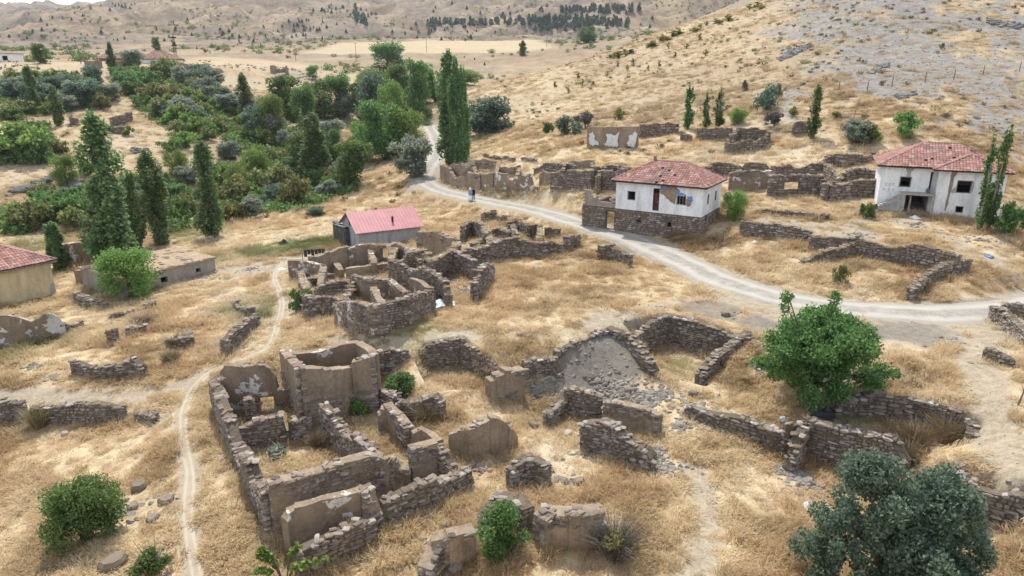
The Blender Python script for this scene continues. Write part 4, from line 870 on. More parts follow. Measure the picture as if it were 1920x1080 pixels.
# ---- broad trees along the gully and the road
for (px, py, top, w, lb, kd, var) in [
 (718,300,178,100,'big leafy green tree left of the road near the silvery bush','broad',0), (762,292,205,78,'round bright green tree touching the road edge','bright',0),
 (657,350,258,80,'dark round tree on the straw bank above the gully','broad',2), (536,232,142,70,'tall dense dark tree in the gully thicket','broad',2),
 (598,222,150,76,'middle dark tree in the gully thicket','broad',0), (628,215,140,60,'green tree at the right end of the gully thicket','broad',1),
 (724,135,82,80,'round tree crown highest in the middle of the valley','broad',1), (700,190,128,70,'green tree below the highest valley tree','broad',0),
 (752,200,118,56,'pale green tree with dead twigs beside the valley road','broad',2), (785,215,112,52,'slender green tree behind the roadside poplars','broad',2),
 (690,300,215,60,'light green tree at the foot of the gully bank','bright',1), (508,262,178,54,'leafy tree left of the tall dense dark tree in the gully','bright',0), (566,250,158,50,'dark tree between the tall dense tree and its neighbours','broad',1), (560,335,250,56,'leafy tree in the gully left of the tall gully poplar','broad',2), (480,345,272,56,'bright tree low in the gully thicket','bright',1), (622,318,238,48,'green tree just right of the tall gully poplar','broad',0), (735,250,150,60,'tall leafy tree at the middle of the valley road','bright',0), (675,225,150,50,'leafy tree behind the willow like silvery tree','broad',2), (445,372,310,54,'bright tree above the yard poplar','bright',0), (330,330,278,44,'leafy tree on the bank behind the middle poplar','bright',1), (120,345,290,50,'leafy tree above the dark rocks','bright',0), (815,190,125,60,'green tree mass just behind the tallest roadside poplar','broad',0), (870,158,128,70,'low green reed-like tree at the hill toe','bright',1),
 (238,556,464,116,'round bright green tree covering the flat roofed shed','bright',0), (1384,232,200,38,'vivid green round tree on the stony slope','bright',1), (1380,412,352,46,'small feathery tree at the corner of the small white house','bright',1),
 (1104,80,46,40,'dark green tree group at the ridge end','broad',0), (75,118,80,34,'olive green tree on the plateau beside the white hut','broad',2), (292,97,70,18,'dark round poplar behind the far red roofed house','broad',2), (585,148,124,28,'single dark bush tree on the far straw slope','broad',1)]:
    plant('leafy_tree', kd, px, py, top, w, lb, None, var)
for (px, py, top, w, lb, var) in [(770,330,258,78,'silvery green bush tree casting shade on the road',0), (912,252,188,104,'grey green spreading tree at the toe of the hill behind the poplars',2), (690,235,140,60,'pale willow like silvery tree in the valley thicket',2), (645,220,178,50,'round silvery tree at the gully end of the dark trees',1),
 (248,128,96,44,'upright silvery tree below the far red roofed house',0), (482,256,200,64,'grey green tree in the gully left of the dark trees',2), (432,212,176,64,'pale silver tree at the head of the gully',0), (1608,270,226,62,'silvery half of the big terrace shrub pair',0), (590,405,388,40,'pale sea green bush on the straw slope above the red metal roof',2)]:
    plant('silver_tree', 'oleaster', px, py, top, w, lb, None, var)
# ---- thicket shrubs: each named by colour and by its order within its patch of the bank
SILV = [(30,182,152,60),(62,196,160,50),(150,196,158,72),(118,180,146,50),(172,166,130,36),(90,176,150,44),(344,162,128,40),(372,158,126,44),(398,162,130,44),(386,186,150,40),(330,222,186,64),(366,238,204,52),(120,206,180,48),(205,188,160,40),(418,196,168,30),(510,262,222,52),(545,290,250,46),(466,410,374,54),(520,380,350,50),(560,330,300,60),(430,300,268,40),(640,330,300,50),(265,395,350,60),(250,430,395,50),(350,345,318,40),(610,370,350,40),(620,262,230,50)]
GREENS = [(272,158,130,60),(300,150,126,54),(244,178,150,54),(292,192,160,60),(335,184,152,54),(305,222,186,54),(352,206,168,56),(104,160,134,50),(132,158,130,46),(20,160,132,36),(66,160,134,50),(270,200,176,44),(318,206,180,40),(230,160,140,40),(362,246,222,40),(330,250,228,44),(345,278,250,50),(320,285,262,44),(385,262,240,34),(30,300,232,110),(70,306,250,60),(-10,300,240,80),(15,225,196,60),(40,215,190,50),(90,214,196,40),(60,250,225,40),(100,290,262,44),(75,272,248,50),(110,420,350,90),(60,430,378,80),(150,400,340,70),(30,420,385,60),(140,432,392,60),(440,382,330,70),(480,368,322,70),(520,362,310,64),(556,386,330,60),(470,345,300,50),(505,320,280,60),(540,300,266,50),(600,352,312,50),(420,350,310,54),(450,415,380,40),(640,352,320,40),(320,372,340,50),(300,345,322,36),(400,330,300,50),(380,300,280,40),(530,330,290,60),(575,310,280,50),(500,275,245,40),(160,330,300,30),(170,250,228,24),(330,420,360,60),(350,405,365,50),(425,420,380,50),(250,360,330,50),(690,270,240,50),(660,285,262,30),(745,240,190,56),(670,205,170,40),(740,170,138,60),(790,185,150,40),(700,160,128,44)]
def region(px, py):
    if px < 215 and py < 215: return 'under the white hut'
    if px < 215 and py < 320: return 'at the bare left bank'
    if px < 215: return 'beside the dark rocks'
    if px < 410 and py < 262: return 'below the far red roof'
    if px < 410: return 'behind the three poplars'
    if px < 660 and py < 315: return 'in the upper gully'
    if px < 660: return 'on the gully floor'
    return 'by the valley road'
def inside(poly, n, w0, w1):
    P = np.array(poly, float); lo, hi = P.min(0), P.max(0); out = []
    while len(out) < n:
        q = RN.uniform(lo, hi)
        if poly_dist(q[:1], q[1:], P)[0] > 0: w = RN.uniform(w0, w1); out.append((q[0], q[1], q[1]-w*RN.uniform(.5, .8), w))
    return out
GREENS += inside([(215,150),(300,135),(400,190),(410,250),(340,260),(280,215)], 26, 30, 52)+inside([(410,330),(500,300),(640,300),(650,360),(560,395),(440,395)], 34, 28, 50)+inside([(0,170),(80,150),(200,170),(190,205),(60,215)], 12, 30, 50)+inside([(20,400),(60,350),(190,360),(200,430),(40,440)], 12, 40, 60)+inside([(410,200),(480,190),(520,270),(480,290)], 8, 26, 44)+inside([(665,150),(800,130),(800,230),(690,260)], 12, 30, 50)
SILV += inside([(340,140),(405,150),(420,190),(380,215)], 8, 30, 46)+inside([(30,170),(170,160),(180,190),(40,195)], 6, 34, 54)+inside([(410,330),(620,310),(640,370),(440,400)], 9, 26, 42)+inside([(410,190),(500,210),(500,260),(440,230)], 6, 30, 46)
NUM = 'second third fourth fifth sixth seventh eighth ninth tenth eleventh twelfth thirteenth fourteenth fifteenth sixteenth seventeenth eighteenth nineteenth twentieth twenty-first twenty-second twenty-third twenty-fourth twenty-fifth twenty-sixth twenty-seventh'.split()
ORD = ['leftmost']+[w+' from the left' for w in NUM]
def thicket(items, name, kind, looks):
    by = {}
    for i, it in enumerate(items): v = int(RN.randint(3)); by.setdefault((region(it[0], it[1]), v), []).append(it)
    for (rg, v), lst in sorted(by.items()):
        lst.sort(key=lambda q: q[0])
        for k, (px, py, top, w) in enumerate(lst):
            o_ = ORD[k] if k < len(ORD) else ORD[-1]
            plant(name, kind, px, py, top-4, w*1.12, '%s of the %s %s' % (o_, looks[v], rg), looks[v]+' '+rg, v, cat='bush')
thicket(SILV, 'silver_bush', 'oleaster', ['pale silver bushes', 'small silver bushes', 'grey green bushes'])
thicket(GREENS, 'green_shrub', 'shrub', ['bright green shrubs', 'dark green shrubs', 'olive shrubs'])
for (px, py, top, w, kd, lb, var) in [(1026,250,222,24,'shrub','small green bush at the slope foot above the ruined row',1),(1062,252,216,60,'greyscrub','wide grey scrub above the ruined row',0),(1100,240,206,50,'greyscrub','grey brown scrub between the ridge toe and the white patched wall',1),(1160,224,202,22,'scrub','small dark scrub tuft above the white patched wall',0),(1440,205,158,60,'greyscrub','tall grey bush at the bottom of the rocky gully',0),(1458,185,155,30,'scrub','olive bush behind the tall grey one in the rocky gully',0),(1452,240,208,46,'greyscrub','dark grey twiggy bush above the stone ruin',1),(1489,218,198,20,'scrub','tiny olive bush left of the lone slim poplar',0),(1570,220,208,24,'shrub','low green bush behind the terrace shrub pair',2),(1632,270,226,56,'shrub','reddish green half of the big terrace shrub pair',2),(1704,254,210,60,'shrub','round fresh green bush above the big white house',0),(1628,408,374,40,'shrub','small green bush beside the porch of the big white house',1),(1898,436,362,70,'shrub','dark bush behind the poplar at the right house corner',1),(1578,532,496,36,'scrub','little olive bush alone in the walled straw field',0),(560,582,532,48,'shrub','dense green bush against the mud maze beside the footpath',1),(1396,170,150,16,'scrub','dark tuft in the rocky gully',1),(1768,92,80,14,'scrub','single dark bush high on the stony hill',0),(630,300,270,40,'scrub','olive bush on the straw spur',0),(205,250,230,22,'shrub','green bush inside the small far ruin',1),(240,255,236,24,'shrub','green bush at the corner of the small far ruin',0),(1278,648,630,14,'shrub','small green tuft growing from the sunken room wall',0)]:
    plant('scrub_bush', kd, px, py, top, w, lb, None, var, cat='bush')
# ---- ridge saplings and small pines on the far slopes
RX = np.sort(1105+330*RN.rand(26)**.8)
for i in range(26):
    px = RX[i]; py = 118-(px-1100)*.335+RN.uniform(-3, 6)
    plant('ridge_sapling', 'yellow', px, py+6, py-RN.uniform(1, 11), RN.uniform(10, 30), ORD[i]+' of the yellow saplings lining the ridge', 'saplings along the ridge', cat='tree')
for i in range(16):
    px = 1040+i*19+RN.uniform(-7, 7); py = 150-(px-1040)*.25+RN.uniform(-15, 25)
    plant('ridge_sapling', 'yellow', px, py+5, py-RN.uniform(5, 12), RN.uniform(7, 12), ORD[i]+' of the pale saplings on the slope under the ridge', 'saplings on the slope below the ridge', cat='tree')
GP = 'small pines dotted over the far hills'; far_pts = []
for (cx, cy, sx, sy, n) in [(545,50,60,14,24),(590,58,50,12,16),(430,66,60,14,10),(500,75,60,10,8),(230,12,60,5,16),(120,30,60,10,12),(330,60,60,20,10),(640,20,40,14,16),(680,30,20,10,14),(820,55,60,12,14),(980,20,120,10,18),(1000,60,80,8,12),(60,60,50,15,10),(200,70,80,12,10),(870,70,50,8,10),(760,60,50,10,10),(1180,40,60,10,10),(420,95,60,6,6),(880,118,40,8,5)]:
    for k in range(n): far_pts.append((cx+RN.normal()*sx*.6, cy+RN.normal()*sy*.7))
for (px, py) in far_pts:
    py = max(py, 8); g = G(px, py); k = pxm(g); h = RN.uniform(2.5, 7.5)
    if g[1] > 1900: continue
    plant('hill_pine', 'pine', px, py, py-h, h*RN.uniform(.7, 1.1), ('small dark pine on the skyline hill at the left' if px < 300 else 'small dark pine on the slope left of the pale field' if px < 620 else 'small dark pine in the dark ravine' if px < 720 and py < 45 else 'small dark pine around the plantation strips'), GP, g=g)
# the dark plantation strips read as one mass each
def mass(name, label, strips, n, size, mat):
    C = []
    for (x0, y0, x1, y1, th, m_) in strips:
        for k in range(int(m_)):
            t = RN.rand(); px = x0+(x1-x0)*t; py = y0+(y1-y0)*t+RN.normal()*th; g = G(px, max(5, py)); H = RN.uniform(4, 8)
            c = np.array([g[0], g[1], g[2]]); h = RN.rand(n); a = RN.uniform(0, 6.28, n); r = 2.6*(1-h*.8)*RN.uniform(.3, 1, n)
            C.append(c+np.stack([np.cos(a)*r, np.sin(a)*r, h*H], 1))
    V, F = leafquads(np.concatenate(C), size, 1.4); o = ob(name, mesh_np(name, V, F, [mat])); o['label'] = label; o['kind'] = 'stuff'; return o
mass('pine_plantation', 'dark pine plantation strips on the far hillside', [(800,46,935,44,3,60),(930,42,1180,45,4,130),(1050,22,1200,18,3,70),(1000,52,1120,50,4,40),(665,28,690,45,5,26)], 34, 2.2, L_PINE)
# ---- large trees and bushes standing close
def walnut():
    bl = []
    for k in range(60):
        a = RN.uniform(0, 6.28); h = RN.uniform(.16, .98); pr = 3.75*math.sqrt(max(.05, 1-((h-.42)/.60)**2)); rr = pr*RN.uniform(.2, 1.0); b = RN.uniform(.55, 1.0)
        bl.append((math.cos(a)*rr, math.sin(a)*rr, 4.6*h+.35, b, b, b*.75))
    for k in range(34):
        a = RN.uniform(0, 6.28); rr = RN.uniform(.3, 3.1); bl.append((math.cos(a)*rr, math.sin(a)*rr, 3.3+1.5*math.sqrt(max(0, 1-(rr/3.4)**2))+RN.uniform(-.5, .3), .8, .8, .6))
    bl += [(-2.3, .4, 5.7, .42, .42, .55), (-2.35, .3, 6.3, .45, .45, .35), (.35, .2, 5.6, .4, .4, .5), (.45, .1, 6.3, .42, .42, .5), (3.7, -.6, 2.3, .7, .7, .5), (4.3, -.8, 2.2, .4, .4, .35)]
    m = MB(); m.tube([(0, 0, -.3), (.05, 0, .5), (0, .05, 1.1)], [.34, .26, .24], 9)
    for k in range(22):
        b = bl[RN.randint(len(bl))] if k > 5 else bl[94+k]
        m.tube([(0, .03, .7+RN.rand()*.4), (b[0]*.4, b[1]*.4, .9+b[2]*.4), (b[0]*.95, b[1]*.95, b[2])], [.13, .08, .02], 5)
    return crown_mesh('crown', bl, 34000, .125, L_GREEN, 1.4, None, .35), mesh_np('trunk', m.v, m.f, [M_BARK], smooth_=True)
c_, t_ = walnut()
single('walnut_tree', [('crown', c_), ('trunk', t_)], 1524, 758, 'big dark green broadleaf tree standing inside the stone walls on the right').scale = (.86, .86, .95)
def sagetree():
    bl = []
    for (cx, cy, H, Rr, n) in [(-1.25, 0, 5.4, 2.25, 62), (1.35, .3, 5.0, 2.15, 58), (0, -.6, 3.4, 3.0, 44)]:
        for k in range(n):
            a = RN.uniform(0, 6.28); h = RN.uniform(.08, .98); pr = Rr*min(1, h/.12)**.5*(1-h)**.45*1.05; rr = pr*RN.uniform(.45, 1.05); b = RN.uniform(.34, .62)
            bl.append((cx+math.cos(a)*rr, cy+math.sin(a)*rr, H*h, b, b, b*1.05))
    m = MB()
    for x in (-.8, 0, .9): m.tube([(x*.3, 0, -.3), (x*.7, 0, 1), (x*1.3, 0, 2.6)], [.15, .12, .05], 6)
    return crown_mesh('crown', bl, 60000, .078, L_SAGE, 1.9, None, .5), mesh_np('trunk', m.v, m.f, [M_BARK], smooth_=True)
c_, t_ = sagetree()
single('sage_tree', [('crown', c_), ('trunk', t_)], 1668, 1125, 'large grey green tree at the bottom right corner').scale = (.98, .98, 1.02)
c_, t_ = bush(3.0, 1.85, 17000, .075, L_GREEN, 40, b0=.24, b1=.42)
e = single('round_bush', [('crown', c_), ('trunk', t_), ('stems', twigs(1.9, 1.5, 60, L_DRY, .8, .018))], 166, 1010, 'round green bush with dry stalks in front at the lower left', 'bush'); e.scale = (.84, .84, 1.0)
c_, t_ = bush(1.5, .8, 2600, .07, L_GREEN, 14, b0=.24, b1=.42)
single('small_bush', [('crown', c_), ('trunk', t_), ('stems', twigs(1.7, .9, 40, L_OLIVE, .9, .012))], 285, 1078, 'small leafy bush with long stems below the round green bush', 'bush')
c_, t_ = bush(2.5, 1.35, 9500, .075, L_GREEN, 28, b0=.22, b1=.4)
single('upright_bush', [('crown', c_), ('trunk', t_), ('stems', twigs(1.0, 1.7, 130, L_GREYTWIG, 1.0, .014))], 940, 1035, 'upright fresh green bush with a skirt of grey twigs at the bottom centre', 'bush').scale = (.9, .9, .9)
c_, t_ = bush(1.6, 1.15, 500, .09, L_OLIVE, 10)
single('brushwood_bush', [('crown', c_), ('trunk', t_), ('stems', twigs(1.7, 1.5, 320, L_GREYTWIG, 1.0, .014))], 1152, 1045, 'half dead bush of grey brushwood beside the wall stump', 'bush')
c_, t_ = bush(1.3, 1.15, 4600, .08, L_BRIGHT, 16)
single('low_bush', [('crown', c_), ('trunk', t_)], 665, 782, 'low green bush inside the ruin below the tall mud room', 'bush')
c_, t_ = bush(1.4, 1.1, 4600, .08, L_SAGE, 16); c_.materials[0] = L_GREEN
single('low_bush', [('crown', c_), ('trunk', t_)], 746, 738, 'low green bush between the tall mud room and the dark sunken room', 'bush')
def sapling():
    m = MB(); bl = []
    for k in range(9):
        a = RN.uniform(0, 6.28); l = RN.uniform(.8, 2.0); p = (math.cos(a)*l, math.sin(a)*l*.5, RN.uniform(.8, 1.9)); m.tube([(0, 0, -.1), (p[0]*.4, p[1]*.4, p[2]*.7), p], [.03, .02, .006], 4)
        for q in (.55, .75, .95): bl.append((p[0]*q, p[1]*q, p[2]*(.6+.4*q), .16, .16, .14))
    return crown_mesh('crown', bl, 900, .12, L_BRIGHT, 1.4), mesh_np('trunk', m.v, m.f, [M_BARK])
c_, t_ = sapling()
single('leafy_sapling', [('crown', c_), ('trunk', t_)], 535, 1100, 'loose leafy sapling at the bottom edge beside the flaking white ruin', 'bush')
# tall dry weeds and the blue thistle
for (px, py, h, r, lb) in [(75,800,1.5,1.3,'tan dry weed fan against the overgrown retaining wall'), (1715,845,1.7,1.7,'tall pale dry reeds in the weedy pit'), (1772,830,1.7,1.6,'second clump of pale dry reeds at the pit end'), (1700,870,1.3,1.2,'lower dry reeds spilling from the pit'), (800,790,1.2,1.2,'rusty dry weeds behind the mud wall stubs'), (320,680,1.0,1.2,'brown weed clump under the pale flat wall corner'), (595,840,1.0,.8,'dry stalks in the corner of the largest ruin'), (1040,1010,1.1,.9,'fan of dry stalks before the wall stump at the bottom'), (330,650,1.0,1.6,'rusty weed mass behind the pale flat wall corner'), (270,610,1.0,1.5,'tan weed mass near the dark low walls')]:
    single('dry_weeds', [('stems', twigs(h, r, 420, L_DRY, .75, .014))], px, py, lb, 'weeds')
c_ = crown_mesh('crown', [(0, 0, .35, .45, .45, .3)], 260, .12, L_SILVER, 3.0)
single('thistle', [('crown', c_), ('stems', twigs(.9, .6, 14, L_SAGE, .9, .02))], 520, 858, 'pale blue green thistle on the floor of the largest ruin', 'plant')
# ------------------------------------------------------------------ dry grass: tufts instanced over the ground
def mat_grass(name, mul):
    n = NT(name); c = straw(n, 'INSTANCER'); g = n.n('ShaderNodeNewGeometry')
    r = g.outputs['Random Per Island']; t = n.attr('tint', 'INSTANCER'); br = n.attr('brown', 'INSTANCER'); gr = n.attr('green', 'INSTANCER')
    c = n.mix(n.math('MULTIPLY', br, .4), c, (.46, .31, .17)); c = n.mix(n.math('MULTIPLY', gr, .85), c, (.12, .16, .045))
    c = n.mix(n.math('MULTIPLY', n.attr('worn', 'INSTANCER'), .6), c, (.36, .285, .195))
    k = n.math('ADD', n.math('MULTIPLY', r, .45), n.math('MULTIPLY', t, .55)); c = n.mix(1.0, c, n.ramp(k, [(0, (.85, .85, .85)), (.5, (1.15, 1.15, 1.14)), (1, (1.45, 1.44, 1.42))]), 'MULTIPLY')
    return n.finish(c, .8, None, .1, 0, .45)
M_GRASS = mat_grass('dry_grass_blade', 1)
tufts = bpy.data.collections.new('grass_tufts')
def tuft(name, n, r, l0, l1, w, flat, comb=0):
    V = []; F = []
    for k in range(n):
        a = RN.uniform(0, 6.28); b = RN.rand()**.6*r; x, y = math.cos(a)*b, math.sin(a)*b; l = RN.uniform(l0, l1)
        a2 = a+RN.normal()*.9 if comb == 0 else RN.normal()*.8; e = RN.uniform(.25, 1)*(1-flat)+.12; dx, dy = math.cos(a2), math.sin(a2)
        p1 = (x+dx*l*.4*(1-e*.6), y+dy*l*.4*(1-e*.6), l*.62*e); p2 = (x+dx*l*.95*(1-e*.5), y+dy*l*.95*(1-e*.5), l*e*RN.uniform(.55, 1.0)); px_, py_ = -dy*w*.5, dx*w*.5
        i = len(V); V += [(x-px_, y-py_, -.04), (x+px_, y+py_, -.04), (p1[0]+px_*.8, p1[1]+py_*.8, p1[2]), (p1[0]-px_*.8, p1[1]-py_*.8, p1[2]), (p2[0], p2[1], p2[2])]
        F += [(i, i+1, i+2, i+3), (i+3, i+2, i+4)]
    o = bpy.data.objects.new(name, mesh_np(name, V, F, [M_GRASS])); tufts.objects.link(o)
tuft('tuft_a', 60, .42, .2, .5, .026, .55, 1); tuft('tuft_b', 60, .45, .2, .45, .028, .7, 1); tuft('tuft_c', 46, .26, .3, .62, .024, .2, 0); tuft('tuft_d', 40, .30, .5, .95, .02, .05, 0); tuft('tuft_e', 55, .5, .25, .55, .03, .6, 1)
def scatter(name, label, X, Y, scl, kind, tint, mat=None, coll=None, zoff=0.0, rot=None, Z=None):
    n = len(X); Z = ground(X, Y)+zoff if Z is None else Z; me = bpy.data.meshes.new(name); me.vertices.add(n); me.vertices.foreach_set('co', np.stack([X, Y, Z], 1).astype(np.float32).ravel())
    if rot is None: rot = np.stack([RN.normal(size=n)*.08, RN.normal(size=n)*.08, RN.uniform(0, 6.28, n)], 1)
    for nm, tp, d in (('scl', 'FLOAT', scl), ('tint', 'FLOAT', tint), ('brown', 'FLOAT', mask_at('brown', X, Y)), ('green', 'FLOAT', mask_at('green', X, Y)), ('patch', 'FLOAT', mask_at('patch', X, Y)), ('worn', 'FLOAT', mask_at('worn', X, Y))):
        me.attributes.new(nm, tp, 'POINT').data.foreach_set('value', np.asarray(d, np.float32))
    me.attributes.new('idx', 'INT', 'POINT').data.foreach_set('value', np.asarray(kind, np.int32))
    me.attributes.new('rot', 'FLOAT_VECTOR', 'POINT').data.foreach_set('vector', rot.astype(np.float32).ravel())
    o = ob(name, me); o['label'] = label; o['kind'] = 'stuff'
    ng = bpy.data.node_groups.new(name, 'GeometryNodeTree'); ng.interface.new_socket('Geometry', in_out='INPUT', socket_type='NodeSocketGeometry'); ng.interface.new_socket('Geometry', in_out='OUTPUT', socket_type='NodeSocketGeometry')
    gi = ng.nodes.new('NodeGroupInput'); go = ng.nodes.new('NodeGroupOutput'); ip = ng.nodes.new('GeometryNodeInstanceOnPoints'); ci = ng.nodes.new('GeometryNodeCollectionInfo')
    ci.inputs['Collection'].default_value = coll or tufts; ci.inputs['Separate Children'].default_value = True; ci.inputs['Reset Children'].default_value = True
    def na(nm, tp):
        x = ng.nodes.new('GeometryNodeInputNamedAttribute'); x.data_type = tp; x.inputs['Name'].default_value = nm; return x.outputs['Attribute']
    er = ng.nodes.new('FunctionNodeEulerToRotation'); ng.links.new(na('rot', 'FLOAT_VECTOR'), er.inputs[0])
    ng.links.new(gi.outputs[0], ip.inputs['Points']); ng.links.new(ci.outputs[0], ip.inputs['Instance']); ip.inputs['Pick Instance'].default_value = True
    ng.links.new(na('idx', 'INT'), ip.inputs['Instance Index']); ng.links.new(er.outputs[0], ip.inputs['Rotation']); ng.links.new(na('scl', 'FLOAT'), ip.inputs['Scale']); ng.links.new(ip.outputs[0], go.inputs[0])
    md = o.modifiers.new('scatter', 'NODES'); md.node_group = ng; return o
HEAPS = [(1165,735,2.0,150,.15,.5),(1200,745,2.2,170,.15,.5),(1240,740,1.8,110),(1120,715,1.6,60),(1300,770,1.6,120,.15,.45),(1275,800,1.2,60),(1340,790,1.4,90),(1480,885,1.3,150),(1510,905,1.0,80),(1245,880,1.6,110),(1230,850,1.0,60),(1095,850,1.0,40),(1010,730,1.2,90,.15,.45),(1035,725,1.0,60),(1060,905,1.5,40),(985,905,1.2,40),(905,880,.8,30),(700,985,.8,40),(950,940,1.0,70,.15,.4),(1100,960,1.2,110,.12,.36),(825,1010,1.0,70),(800,1070,1.2,60),(1600,395,1.2,60),(1610,440,2,50),(1660,385,1.5,60),(1720,420,3,60),(1840,450,3,90),(870,545,1.4,90),(850,530,1.2,60),(1000,455,1.2,40),(320,520,2,40),(290,470,2,30),(1430,690,1.6,70),(1180,480,1.5,40),(1230,575,2.0,30,.08,.2),(1170,600,1.5,30,.08,.2),(1600,880,1.5,50),(1830,1000,1.5,60),(240,960,2.5,60),(290,1060,1.4,60),(290,790,1.5,40),(60,690,1,30),(100,705,1,30),(1365,590,1,20),(1790,640,1.5,20),(470,505,2,60),(380,520,1.6,40),(750,800,1.2,30),(620,690,1,20),(940,990,1,30)]
HP = np.array([[*G(h[0], h[1])[:2], h[2]] for h in HEAPS])
def polar_pts(n, d0, d1, amax=.80):
    d = np.sqrt(RN.uniform(d0*d0, d1*d1, n)); a = RN.uniform(-amax, amax, n); return d*np.sin(a), d*np.cos(a), d
XS, YS, SS, KS, TS = [], [], [], [], []
for (n, d0, d1, s0, s1, am) in [(17000, 21, 45, .75, 1.25, .80), (26000, 45, 80, .85, 1.4, .74), (26000, 80, 140, 1.0, 1.8, .70), (16000, 140, 260, 1.2, 2.4, .68)]:
    X, Y, D = polar_pts(n, d0, d1, am); dm = mask_at('dirt', X, Y); rk = mask_at('rock', X, Y); gy = mask_at('grey', X, Y); br = mask_at('brown', X, Y)
    cl = fbm(X*.35, Y*.35, 3, 300)
    keep = (RN.rand(n) > dm*1.25) & (RN.rand(n) > rk*.85) & (gy < .35) & (RN.rand(n) < .35+1.1*smooth(.38, .62, cl)) & (line_dist(X, Y, ROAD[::4]) > 2.5) & (np.min(np.hypot(X[:, None]-HP[:, 0], Y[:, None]-HP[:, 1])/HP[:, 2], axis=1) > .5+.35*RN.rand(n))
    X, Y, D, cl, br = X[keep], Y[keep], D[keep], cl[keep], br[keep]; m_ = len(X)
    k = RN.choice([0, 1, 4], m_); tall = RN.rand(m_) < .10+.25*smooth(.5, .66, cl)+.25*br; k = np.where(tall, 2, k); k = np.where(RN.rand(m_) < .04+.22*br, 3, k)
    XS.append(X); YS.append(Y); KS.append(k); SS.append(RN.uniform(s0, s1, m_)*(.55+.7*cl)); TS.append(np.clip(RN.normal(.5, .22, m_), 0, 1))
X = np.concatenate(XS); rot = np.stack([RN.normal(size=len(X))*.08, RN.normal(size=len(X))*.08, -.9+2.2*(fbm(X*.06, np.concatenate(YS)*.06, 2, 310)-.5)*3+RN.normal(size=len(X))*.6], 1)
GALL = None
scatter('dry_grass', 'golden dry grass tufts covering the ground', X, np.concatenate(YS), np.concatenate(SS), np.concatenate(KS), np.concatenate(TS), rot=rot)

T_ = np.array([(x, y, z, m, D) for (x, y, z, m, D) in TOPS]); pr = np.where(T_[:, 4] > 52, .85, .20)*np.where(T_[:, 3] > 0, .8, 1)*smooth(.35, .6, fbm(T_[:, 0]*.5, T_[:, 1]*.5, 2, 500)); T_ = T_[RN.rand(len(T_)) < pr]
n = len(T_); scatter('wall_top_grass', 'dry grass growing along the wall tops', T_[:, 0]+RN.normal(size=n)*.08, T_[:, 1]+RN.normal(size=n)*.08, RN.uniform(.35, .7, n)*np.where(T_[:, 4] > 52, 1.5, .9), RN.choice([0, 1, 2, 4], n), np.clip(RN.normal(.55, .2, n), 0, 1), Z=T_[:, 2]-.02)
F_ = np.array(FEET); F_ = np.concatenate([F_, F_]); F_ = F_[RN.rand(len(F_)) < .5]; n = len(F_); X = F_[:, 0]+RN.normal(size=n)*.18; Y = F_[:, 1]-.1+RN.normal(size=n)*.18; kp = (mask_at('grey', X, Y) < .4); X, Y, F_ = X[kp], Y[kp], F_[kp]; n = len(X)
scatter('wall_foot_grass', 'dry grass along the foot of the walls', X, Y, RN.uniform(.5, 1.0, n), RN.choice([2, 2, 0, 3], n), np.clip(RN.normal(.45, .2, n), 0, 1))

# tussocks and low scrub: small dark cushions over the hills, and undergrowth filling the gully
cush = bpy.data.collections.new('cushions')
def cushion(name, mat, n, r, h, s):
    C = RN.normal(size=(n, 3))*np.array([r*.45, r*.45, h*.3])+np.array([0, 0, h*.4]); C[:, 2] = np.abs(C[:, 2]); V, F = leafquads(C, s, 1.6); cush.objects.link(bpy.data.objects.new(name, mesh_np(name, V, F, [mat])))
L_TUSS = mat_leaf('tussock', (.15, .115, .068), (.22, .17, .10), (.31, .245, .15), .3)
cushion('cushion_a', L_TUSS, 60, .5, .45, .16); cushion('cushion_b', L_OLIVE, 60, .55, .5, .16); cushion('cushion_c', L_GREEN, 90, .9, .9, .22); cushion('cushion_d', L_BRIGHT, 90, .9, .8, .22)
X, Y, D = polar_pts(4500, 98, 330, .70); cl = fbm(X*.05, Y*.05, 3, 700); kp = (RN.rand(len(X)) < smooth(.40, .62, cl)) & (line_dist(X, Y, ROAD[::4]) > 3); X, Y = X[kp], Y[kp]; X2, Y2, D2_ = polar_pts(15000, 330, 1400, .66); kp = (RN.rand(len(X2)) < smooth(.42, .6, fbm(X2*.012, Y2*.012, 4, 710))) & (mask_at('field', X2, Y2) < .2); X2, Y2 = X2[kp], Y2[kp]
n1, n2 = len(X), len(X2); X = np.r_[X, X2]; Y = np.r_[Y, Y2]
scatter('hill_scrub', 'dark tussocks and low scrub scattered over the hills', X, Y, np.r_[RN.uniform(.5, 1.3, n1), RN.uniform(1.2, 3.6, n2)], np.r_[RN.choice([0, 0, 0, 1], n1), RN.choice([0, 0, 1, 1, 2], n2)], RN.rand(n1+n2), coll=cush)
UX, UY, UK = [], [], []
for poly, n_ in [([(215,150),(300,130),(410,165),(420,255),(340,270),(270,220)], 800), ([(400,330),(500,295),(640,290),(660,360),(560,400),(420,405)], 1100), ([(0,150),(80,140),(210,160),(200,205),(60,220),(0,220)], 500), ([(0,405),(60,388),(200,372),(215,440),(40,450),(0,440)], 380), ([(410,190),(480,180),(560,250),(540,300),(430,290)], 500), ([(665,140),(810,120),(805,235),(690,270)], 500), ([(0,240),(90,230),(110,300),(0,310)], 250), ([(230,340),(300,330),(420,400),(330,440),(250,430)], 300)]:
    P = np.array(poly, float); lo, hi = P.min(0), P.max(0); q = RN.uniform(lo, hi, (n_*2, 2)); q = q[poly_dist(q[:, 0], q[:, 1], P) > 0][:n_]
    for p_ in q: g = G(p_[0], p_[1]); UX.append(g[0]); UY.append(g[1])
UX, UY = np.array(UX), np.array(UY); kp = fbm(UX*.12, UY*.12, 3, 720) > .42; UX, UY = UX[kp], UY[kp]; n = len(UX)
